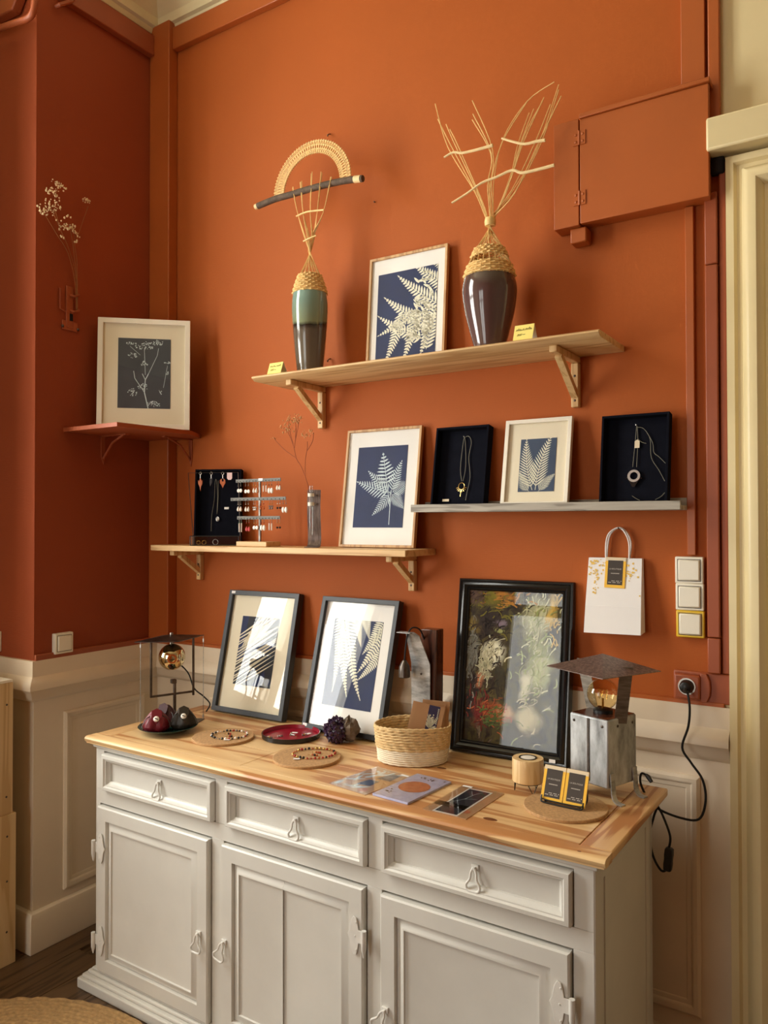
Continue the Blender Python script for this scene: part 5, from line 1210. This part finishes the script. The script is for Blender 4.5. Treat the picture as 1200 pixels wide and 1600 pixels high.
for k in range(2):
    cwd = WD/2-.001
    t = thing('business_card', ('left stack of gold edged dark business cards in the holder', 'right stack of gold edged dark business cards in the holder')[k], 'card', HM @ T(cwd/2+k*(cwd+.002), -.011, .0055) @ RX(R(-22)) )
    bizcard(t, Matrix.Identity(4), cwd, .088)
    obj('card_block', B(-cwd/2+.0006, cwd/2-.0006, .0013, .007, .0005, .0872), MT['card_ivory'], t)

# ------------------------------------------------------------------ lantern lamp on the right
LM = T(2.018, -.228, ZT) @ RZ(R(-19.5))
la = thing('lantern_lamp', 'galvanised metal lantern lamp with a pointed roof and filament bulb', 'lamp', LM)
bz0, bz1 = .036, .214
lb = obj('metal_body', B(-.061, .061, -.063, .063, bz0, bz1), MT['galv'], la, bevel=.004)
obj('body_top', B(-.057, .057, -.059, .059, bz1-.001, bz1+.0015), MT['dark_wood'], la)
obj('seam_strip', B(-.003, .003, -.0655, -.063, bz0+.01, bz1-.004), MT['dark_steel'], lb)
for x in (-.047, .044): obj('rivet', MB().ball((x, -.0635, bz1-.018), .004, 8, 5, (1, .6, 1)), MT['dark_steel'], lb, smooth=True)
for y in (.045, -.02): obj('rivet', MB().ball((.0615, y, bz1-.02), .004, 8, 5, (.6, 1, 1)), MT['dark_steel'], lb, smooth=True)
for y in (-.048, .05):
    prof = [(.0, .075), (.003, .04), (.006, .016), (.016, .004), (.034, .002)]
    pts = catmull([(a, 0, b) for a, b in prof], 4); mb = MB(); vs = []; fs = []
    for i, p in enumerate(pts):
        d = (pts[min(i+1, len(pts)-1)]-pts[max(i-1, 0)]).normalized(); nn = Vector((d.z, 0, -d.x))*.0016
        for sy in (-.0085, .0085):
            for sg in (1, -1): vs.append((.063+p.x+nn.x*sg, y+sy, p.z+nn.z*sg))
    for i in range(len(pts)-1):
        k = i*4; l = k+4; fs += [(k, l, l+2, k+2), (k+1, k+3, l+3, l+1), (k, k+1, l+1, l), (k+2, l+2, l+3, k+3)]
    fs += [(0, 2, 3, 1), tuple(len(vs)-4+i for i in (0, 1, 3, 2))]
    obj('foot', mb.add(vs, fs), MT['strap'], la, smooth=True)
for y in (-.048, .05): obj('foot', MB().box(-.064, -.0615, y-.0085, y+.0085, .0, .075).box(-.095, -.0615, y-.0085, y+.0085, .0, .0028), MT['strap'], la, bevel=.001)
rz = Y(940, 1044, -.228).z-ZT
apx = Y(940, 1021, -.228).z-ZT
hd2 = .149
cr = [(hd2*math.cos(R(a)), hd2*math.sin(R(a))) for a in (-53.5, 36.5, 126.5, 216.5)]
zz = [rz, rz, rz, rz]
rf = MB(); vs = [(x, y, z) for (x, y), z in zip(cr, zz)]+[(0, 0, apx)]+[(x, y, z-.0018) for (x, y), z in zip(cr, zz)]+[(0, 0, apx-.0018)]
rf.add(vs, [(0, 1, 4), (1, 2, 4), (2, 3, 4), (3, 0, 4), (6, 5, 9), (7, 6, 9), (8, 7, 9), (5, 8, 9), (0, 5, 6, 1), (1, 6, 7, 2), (2, 7, 8, 3), (3, 8, 5, 0)])
obj('roof', rf, MT['roofmetal'], la)
for x0_, x1_, y_, zb_ in ((-.05, -.078, .02, bz1), (.0635, .081, -.012, bz1-.014)):
    vs = [(x+dx, y_+dy, z) for x, z in ((x0_, zb_), (x1_, rz+.014)) for dx in (-.0165, .0165) for dy in (-.0012, .0012)]
    vs = [tuple(T(x0_, y_, 0) @ RZ(R(48 if x0_ > 0 else 14)) @ T(-x0_, -y_, 0) @ Vector(q)) for q in vs]
    obj('roof_strap', MB().add(vs, [(0, 1, 3, 2), (4, 6, 7, 5), (0, 4, 5, 1), (2, 3, 7, 6), (0, 2, 6, 4), (1, 5, 7, 3)]), MT['steel'], la)
bcz = Y(942, 1084, -.228).z-ZT
obj('bulb_holder', MB().lathe([(0, bz1+.001), (.026, bz1+.001), (.026, bz1+.01), (.016, bz1+.014), (.0, bz1+.014)], 28), MT['black'], la, smooth=True)
br = .042
gp = [(.0125, bz1+.012), (.0145, bcz-br-.004), (.022, bcz-br*.86)]+[(br*math.cos(R(a)), bcz+br*math.sin(R(a))) for a in range(-50, 91, 10)]
gb = obj('glass_bulb', MB().lathe(gp[:-1]+[(0, bcz+br)], 32), MT['amber_glass'], la, smooth=True)
fil = [(.012*math.cos(i*.9), .012*math.sin(i*.9), bcz-.012+.024*(i % 2)) for i in range(14)]
obj('filament', MB().tube(fil, .0006, 4).tube([(0, 0, bz1+.014), (0, 0, bcz-.012)], .003, 6), MT['gold'], gb)
# cable, inline switch, plug
def CY(u, v, y): return Y(u, v, y)
cp = [(1074, 1080, -.05), (1077.6, 1105, -.075), (1075.5, 1135, -.075), (1066, 1168, -.07), (1080, 1192, -.075), (1098, 1219, -.08), (1102.5, 1252, -.08), (1092, 1280, -.08), (1062, 1277.5, -.10), (1029, 1264, -.13), (1012, 1247, -.16), (1001, 1224, -.175), (1002, 1209, -.17), (1010, 1211, -.165)]
cb_ = thing('power_cable', 'black fabric power cable with inline switch hanging beside the sideboard', 'cable', T(CY(1045, 1340, -.14)))
co = CY(1045, 1340, -.14)
obj('cable', MB().tube([p-co for p in catmull([CY(*p) for p in cp], 6)], .0032, 8), MT['cable'], cb_, smooth=True)
cp2 = [(1010, 1245, -.166), (1026, 1258, -.14), (1021.5, 1276, -.13), (1015.5, 1303, -.13), (1020, 1336, -.13), (1033, 1360, -.135), (1043, 1358, -.14)]
obj('cable', MB().tube([p-co for p in catmull([CY(*p) for p in cp2], 6)], .0032, 8), MT['cable'], cb_, smooth=True)
cp3 = [(1045, 1326, -.14), (1047, 1306, -.14), (1035, 1273, -.135), (1026, 1257, -.132)]
obj('cable', MB().tube([p-co for p in catmull([CY(*p) for p in cp3], 6)], .0032, 8), MT['cable'], cb_, smooth=True)
sa, sz = CY(1046, 1324, -.14)-co, CY(1043, 1361, -.14)-co
obj('inline_switch', MB().tube([sa, sa.lerp(sz, .08), sa.lerp(sz, .3), sa.lerp(sz, .5), sa.lerp(sz, .7), sa.lerp(sz, .92), sz], [.009, .0145, .0155, .0145, .0155, .0145, .009], 4), MT['black'], cb_, bevel=.003)
obj('cable_grip', MB().tube([CY(1009, 1210, -.165)-co, CY(1013, 1214, -.165)-co, CY(1018, 1222, -.17)-co], [.004, .0065, .005], 8), MT['black'], cb_, smooth=True)
pp_ = Vector((2.194, -.03, 1.124))
obj('plug', MB().lathe([(0, 0), (.0185, 0), (.0185, .012), (.015, .022), (.008, .026), (0, .026)], 20, T(pp_-co) @ RX(R(90))).tube([pp_-co+Vector((0, -.02, 0)), pp_-co+Vector((0, -.03, -.008)), CY(1074, 1080, -.05)-co], .0055, 8), MT['black'], cb_, smooth=True)

# ------------------------------------------------------------------ bent strap lamp behind the basket
SY = -.135
s0 = Y(656, 1120, SY)
sl = thing('strap_lamp', 'bent steel strap lamp with a hanging black socket and wooden block', 'lamp', T(s0.x, SY, ZT))
def WL(u, v, y=SY): p = Y(u, v, y); return Vector((p.x-s0.x, y-SY, p.z-ZT))
xa, xb = WL(641, 1080).x, WL(672, 1080).x
zb_ = WL(655, 1037).z; zt3 = WL(650, 986).z
tl_ = WL(640, 990); tr2 = WL(661, 990)
vs = []
for (l_, r_, z, y) in ((xa+.004, xb, .0, 0), (xa+.004, xb, zb_, 0), (tl_.x+.004, tr2.x+.003, zt3-.01, -.03), (tl_.x+.002, tr2.x-.012, zt3, -.036)):
    for dy in (0, .004): vs += [(l_, y+dy, z), (r_, y+dy, z)]
fs = []
for i in range(3): k = i*4; l = k+4; fs += [(k, k+1, l+1, l), (k+2, l+2, l+3, k+3), (k, l, l+2, k+2), (k+1, k+3, l+3, l+1)]
fs += [(0, 2, 3, 1), (12, 13, 15, 14)]
ss = obj('steel_strap', MB().add(vs, fs), MT['strap'], sl, bevel=.0008)
obj('screw', MB().ball(WL(658, 1053, SY-.001)+Vector((0, -.0005, 0)), .0035, 8, 5), MT['dark_steel'], ss, smooth=True)
w0, w1 = WL(660, 1080, SY+.03), WL(687, 1080, SY+.03); wz = WL(672, 983, SY+.03).z
obj('wood_block', MB().prism([(.008, 0), (.055, 0), (.062, wz*.5), (.066, wz), (.02, wz), (.012, wz*.5)], w0.x, w1.x-.004, axis=0), MT['dark_wood'], sl, bevel=.003)
obj('base_plate', B(xa-.01, w1.x, -.02, .05, 0, .004), MT['dark_steel'], sl, bevel=.001)
ha = WL(632, 1045, SY-.03); p0 = WL(623, 988, SY-.035); p1 = WL(644, 988, SY-.035)
obj('top_plate', B(p0.x, p1.x, -.05, -.022, p0.z, p0.z+.003), MT['strap'], sl, bevel=.0008)
obj('socket_cap', MB().lathe([(0, .028), (.006, .028), (.012, .018), (.017, .008), (.0185, -.01), (.0185, -.026), (.016, -.028), (.015, -.01), (0, .0)], 22, T(ha)), MT['dark_steel'], sl, smooth=True)
obj('cord', MB().tube(catmull([ha+Vector((0, 0, .026)), WL(634, 1010, SY-.032), WL(637, 992, SY-.034), WL(644, 981, SY-.02), WL(656, 984, SY+.0), WL(664, 1003, SY+.025), WL(664, 1015, SY+.034)], 5), .0026, 7), MT['cable'], sl, smooth=True)

# ------------------------------------------------------------------ globe lamp at the left
gc_ = Vector((.484, -.352, ZT)); e1_ = Vector((.376, .927, 0)); e2_ = Vector((.927, -.376, 0))
ga = math.atan2(e1_.y, e1_.x)
gl = thing('globe_lamp', 'black metal pagoda lamp with a mirrored globe bulb in a hanging frame', 'lamp', T(gc_) @ RZ(ga))
GI = (T(gc_) @ RZ(ga)).inverted()
def GP(u, v, o_=0.0): return GI @ (onpl(u, v, gc_+e2_*o_, e2_))        # local: x image-right, y into picture, z up
hx = .123
dia = [(-hx, 0), (0, -hx), (hx, 0), (0, hx)]
obj('base_plate', MB().prism(dia, 0, .003), MT['dark_steel'], gl, bevel=.0008)
zr = GP(268, 998).z; rw = (GP(319, 996).x-GP(210, 998).x)/2; rc = (GP(319, 996).x+GP(210, 998).x)/2; za = GP(272, 988).z
rv = [(rc-rw, 0, zr), (rc, -rw*.62, zr), (rc+rw, 0, zr+.004), (rc, rw*.62, zr+.004), (rc, 0, zr+.016)]; rv += [(x, y, z-.0025) for x, y, z in rv]
obj('roof', MB().add(rv, [(0, 1, 4), (1, 2, 4), (2, 3, 4), (3, 0, 4), (6, 5, 9), (7, 6, 9), (8, 7, 9), (5, 8, 9), (0, 5, 6, 1), (1, 6, 7, 2), (2, 7, 8, 3), (3, 8, 5, 0)]), MT['dark_steel'], gl)
fl_, fr2, fb = GP(236, 1089), GP(302, 1086), GP(301, 1000)
hf = MB().box(fl_.x-.0035, fl_.x+.0035, -.0035, .0035, fl_.z, zr+.004).box(fr2.x-.0035, fr2.x+.0035, -.0035, .0035, fr2.z, zr+.004).box(fl_.x-.0035, fr2.x+.0035, -.0035, .0035, fl_.z-.003, fl_.z+.004)
obj('hanging_frame', hf, MT['dark_steel'], gl, bevel=.0008)
pz = GP(271, 1064).z
obj('post', B(.003, .012, -.005, .005, .003, pz).box(-.006, .012, -.009, .009, pz-.008, pz+.006), MT['dark_steel'], gl, bevel=.001)
for ua, va, vb in ((215, 1004, 1142), (315, 1004, 1120)):
    a_, b_ = GP(ua, va), GP(ua+1, vb)
    if ua < 300: x0_ = -hx+.006
    else: x0_ = hx-.006
    wr_ = obj('tension_wire', MB().tube([(x0_, 0, .003), (x0_, 0, zr)], .0011, 5), MT['steel'], gl)
    for z in (.012, zr-.016): obj('wire_clamp', MB().tube([(x0_, 0, z-.006), (x0_, 0, z+.006)], .0032, 7), MT['chrome'], wr_, smooth=True)
bcn = GP(268, 1026); bcn.y = -.005
bl_ = obj('mirrored_bulb', MB().ball(bcn, .0475, 32, 20), MT['mirror_bulb'], gl, smooth=True)
FB = T(bcn) @ RZ(R(-20)) @ RX(R(90))
obj('bulb_ring', MB().lathe([(.011, .0455), (.017, .0445), (.016, .0475), (.011, .0475), (.011, .0455)], 24, FB), MT['bead_amber'], bl_, smooth=True)
obj('socket', MB().lathe([(0, -.085), (.016, -.085), (.02, -.06), (.038, -.042), (.044, -.028), (.042, -.02), (0, -.03)], 24, FB), MT['black'], gl, smooth=True)
obj('hanger', MB().tube([(bcn.x, 0, bcn.z+.044), (bcn.x, 0, za)], .006, 8), MT['steel'], gl, smooth=True)
obj('cord', MB().tube(catmull([(bcn.x+.02, .06, bcn.z-.01), GP(293, 1050, -.05), GP(303, 1075, -.03), GP(318, 1088, -.02), GP(328, 1100, -.02), GP(322, 1112, -.02)], 5), .0026, 7), MT['cable'], gl, smooth=True)
# green plate with leather pouches
pc_ = Vector((.55, -.432, ZT))
tag(obj('plate', MB().lathe([(0, 0), (.05, 0), (.06, .003), (.085, .012), (.101, .019), (.102, .0205), (.1, .021), (.083, .015), (.058, .007), (0, .006)], 56), MT['green_glaze'], M=T(pc_.x, pc_.y, ZT+.0034), smooth=True), 'dark green glazed plate holding leather pouches, left on the worktop', 'plate')
def pouch(label, p, mat, s, rot, seed, button):
    t = thing('leather_pouch', label, 'pouch', T(p[0], p[1], ZT+.0106) @ RZ(rot))
    mb = MB(); n = 28; g = random.Random(seed); vs = []; m = 12
    prof = [(0, 0), (.03, .0), (.039, .008), (.041, .02), (.036, .037), (.028, .052), (.02, .064), (.015, .07), (.012, .073), (0, .071)]
    for i in range(n):
        a = 2*math.pi*i/n
        for r_, z in prof:
            k = 1+(.16 if z > .015 else .05)*(abs(math.sin(2.5*a+seed))*2-1)+.04*math.sin(9*a); vs.append((r_*k*s*math.cos(a)*1.1, r_*k*s*math.sin(a)*.9, z*s))
    mm_ = len(prof); fs = [(i*mm_+k, ((i+1) % n)*mm_+k, ((i+1) % n)*mm_+k+1, i*mm_+k+1) for i in range(n) for k in range(mm_-1)]
    obj('body', mb.add(vs, fs), mat, t, smooth=True)
    obj('drawstring', MB().tube([(.017*s*math.cos(i*.524)*1.1, .0165*s*math.sin(i*.524), .06*s) for i in range(12)], .0018, 6, True).tube(catmull([(.016*s, -.01*s, .06*s), (.04*s, -.02*s, .045*s), (.05*s, -.035*s, .018*s)], 4), .0014, 5).tube(catmull([(-.016*s, -.01*s, .06*s), (-.036*s, -.025*s, .05*s), (-.052*s, -.03*s, .02*s)], 4), .0014, 5), MT['leather_dark'], t, smooth=True)
    fp = [(-.017, .082), (.002, .09), (.02, .08), (.019, .055), (.0, .032), (-.018, .054)]
    obj('flap', MB().prism([(x*s, (z-.07)*s) for x, z in fp], -.0012, .0012, T(0, -.019*s, .066*s) @ RX(R(-28)), axis=1), mat, t, bevel=.001)
    if button:
        sh_ = obj('shell_button', MB().ball((0, 0, 0), .0105*s, 14, 8, (1, .45, 1)), MT['shell'], t, smooth=True, M=T(0, -.03*s, .05*s) @ RX(R(-28)))
        obj('button_cord', MB().tube([(-.006*s, -.0052*s, .003*s), (.006*s, -.0052*s, -.003*s)], .0012, 5), MT['leather_dark'], t, M=T(0, -.03*s, .05*s) @ RX(R(-28)))
view = R(-38)
pouch('burgundy leather pouch with a white shell button on the green plate', (pc_.x-.012, pc_.y-.042), MT['leather_red'], .95, R(48), 1, True)
pouch('dark olive leather pouch with a white shell button on the green plate', (pc_.x+.036, pc_.y+.036), MT['leather_dark'], .95, R(50), 2, True)
pouch('dark wine leather pouch at the back of the green plate', (pc_.x-.05, pc_.y+.032), MT['leather_wine'], .95, R(20), 3, False)

# ------------------------------------------------------------------ pine counter cut by the left edge, jute rug
ct = thing('pine_counter', 'pale plywood counter end with visible screws at the left edge', 'counter', T(0, -.66, 0))
ply = MT['ply']
lo = obj('lower_panel', B(-.018, .006, -.45, .004, 0, .537), ply, ct, bevel=.001)
up_ = obj('upper_panel', B(-.02, .0, -.45, -.006, .5375, 1.008), ply, ct, bevel=.001)
obj('counter_top', B(-.27, .0, -.45, -.008, 1.0085, 1.018), MT['white_plastic'], ct, bevel=.001)
obj('counter_back', B(-.27, -.021, -.024, -.006, 0, 1.008), ply, ct)
for par, x, pts in ((lo, .006, ((-.03, .46), (-.03, .30), (-.03, .12), (-.10, .46), (-.1, .12))), (up_, 0, ((-.03, .93), (-.03, .60), (-.1, .93)))):
    for y, z in pts: obj('screw', MB().ball((x, y, z), .004, 8, 5, (.4, 1, 1)), MT['dark_steel'], par, smooth=True)
rc_ = (.632, -1.298); rr = .643
rg = thing('jute_rug', 'round braided jute rug on the dark floor', 'rug', T(rc_[0], rc_[1], .0008))
for k in range(20):
    r_ = rr-.009-k*.0175
    obj('braid', MB().tube([((r_+.0022*math.sin(i*1.9))*math.cos(2*math.pi*i/180), (r_+.0022*math.sin(i*1.9))*math.sin(2*math.pi*i/180), .0078+.0016*math.sin(i*2.1)) for i in range(180)], [.0092]*180, 6, True), MT['jute'], rg, smooth=True)
obj('rug_centre', MB().lathe([(0, 0), (rr-.365, 0), (rr-.365, .014), (0, .016)], 80), MT['jute'], rg)
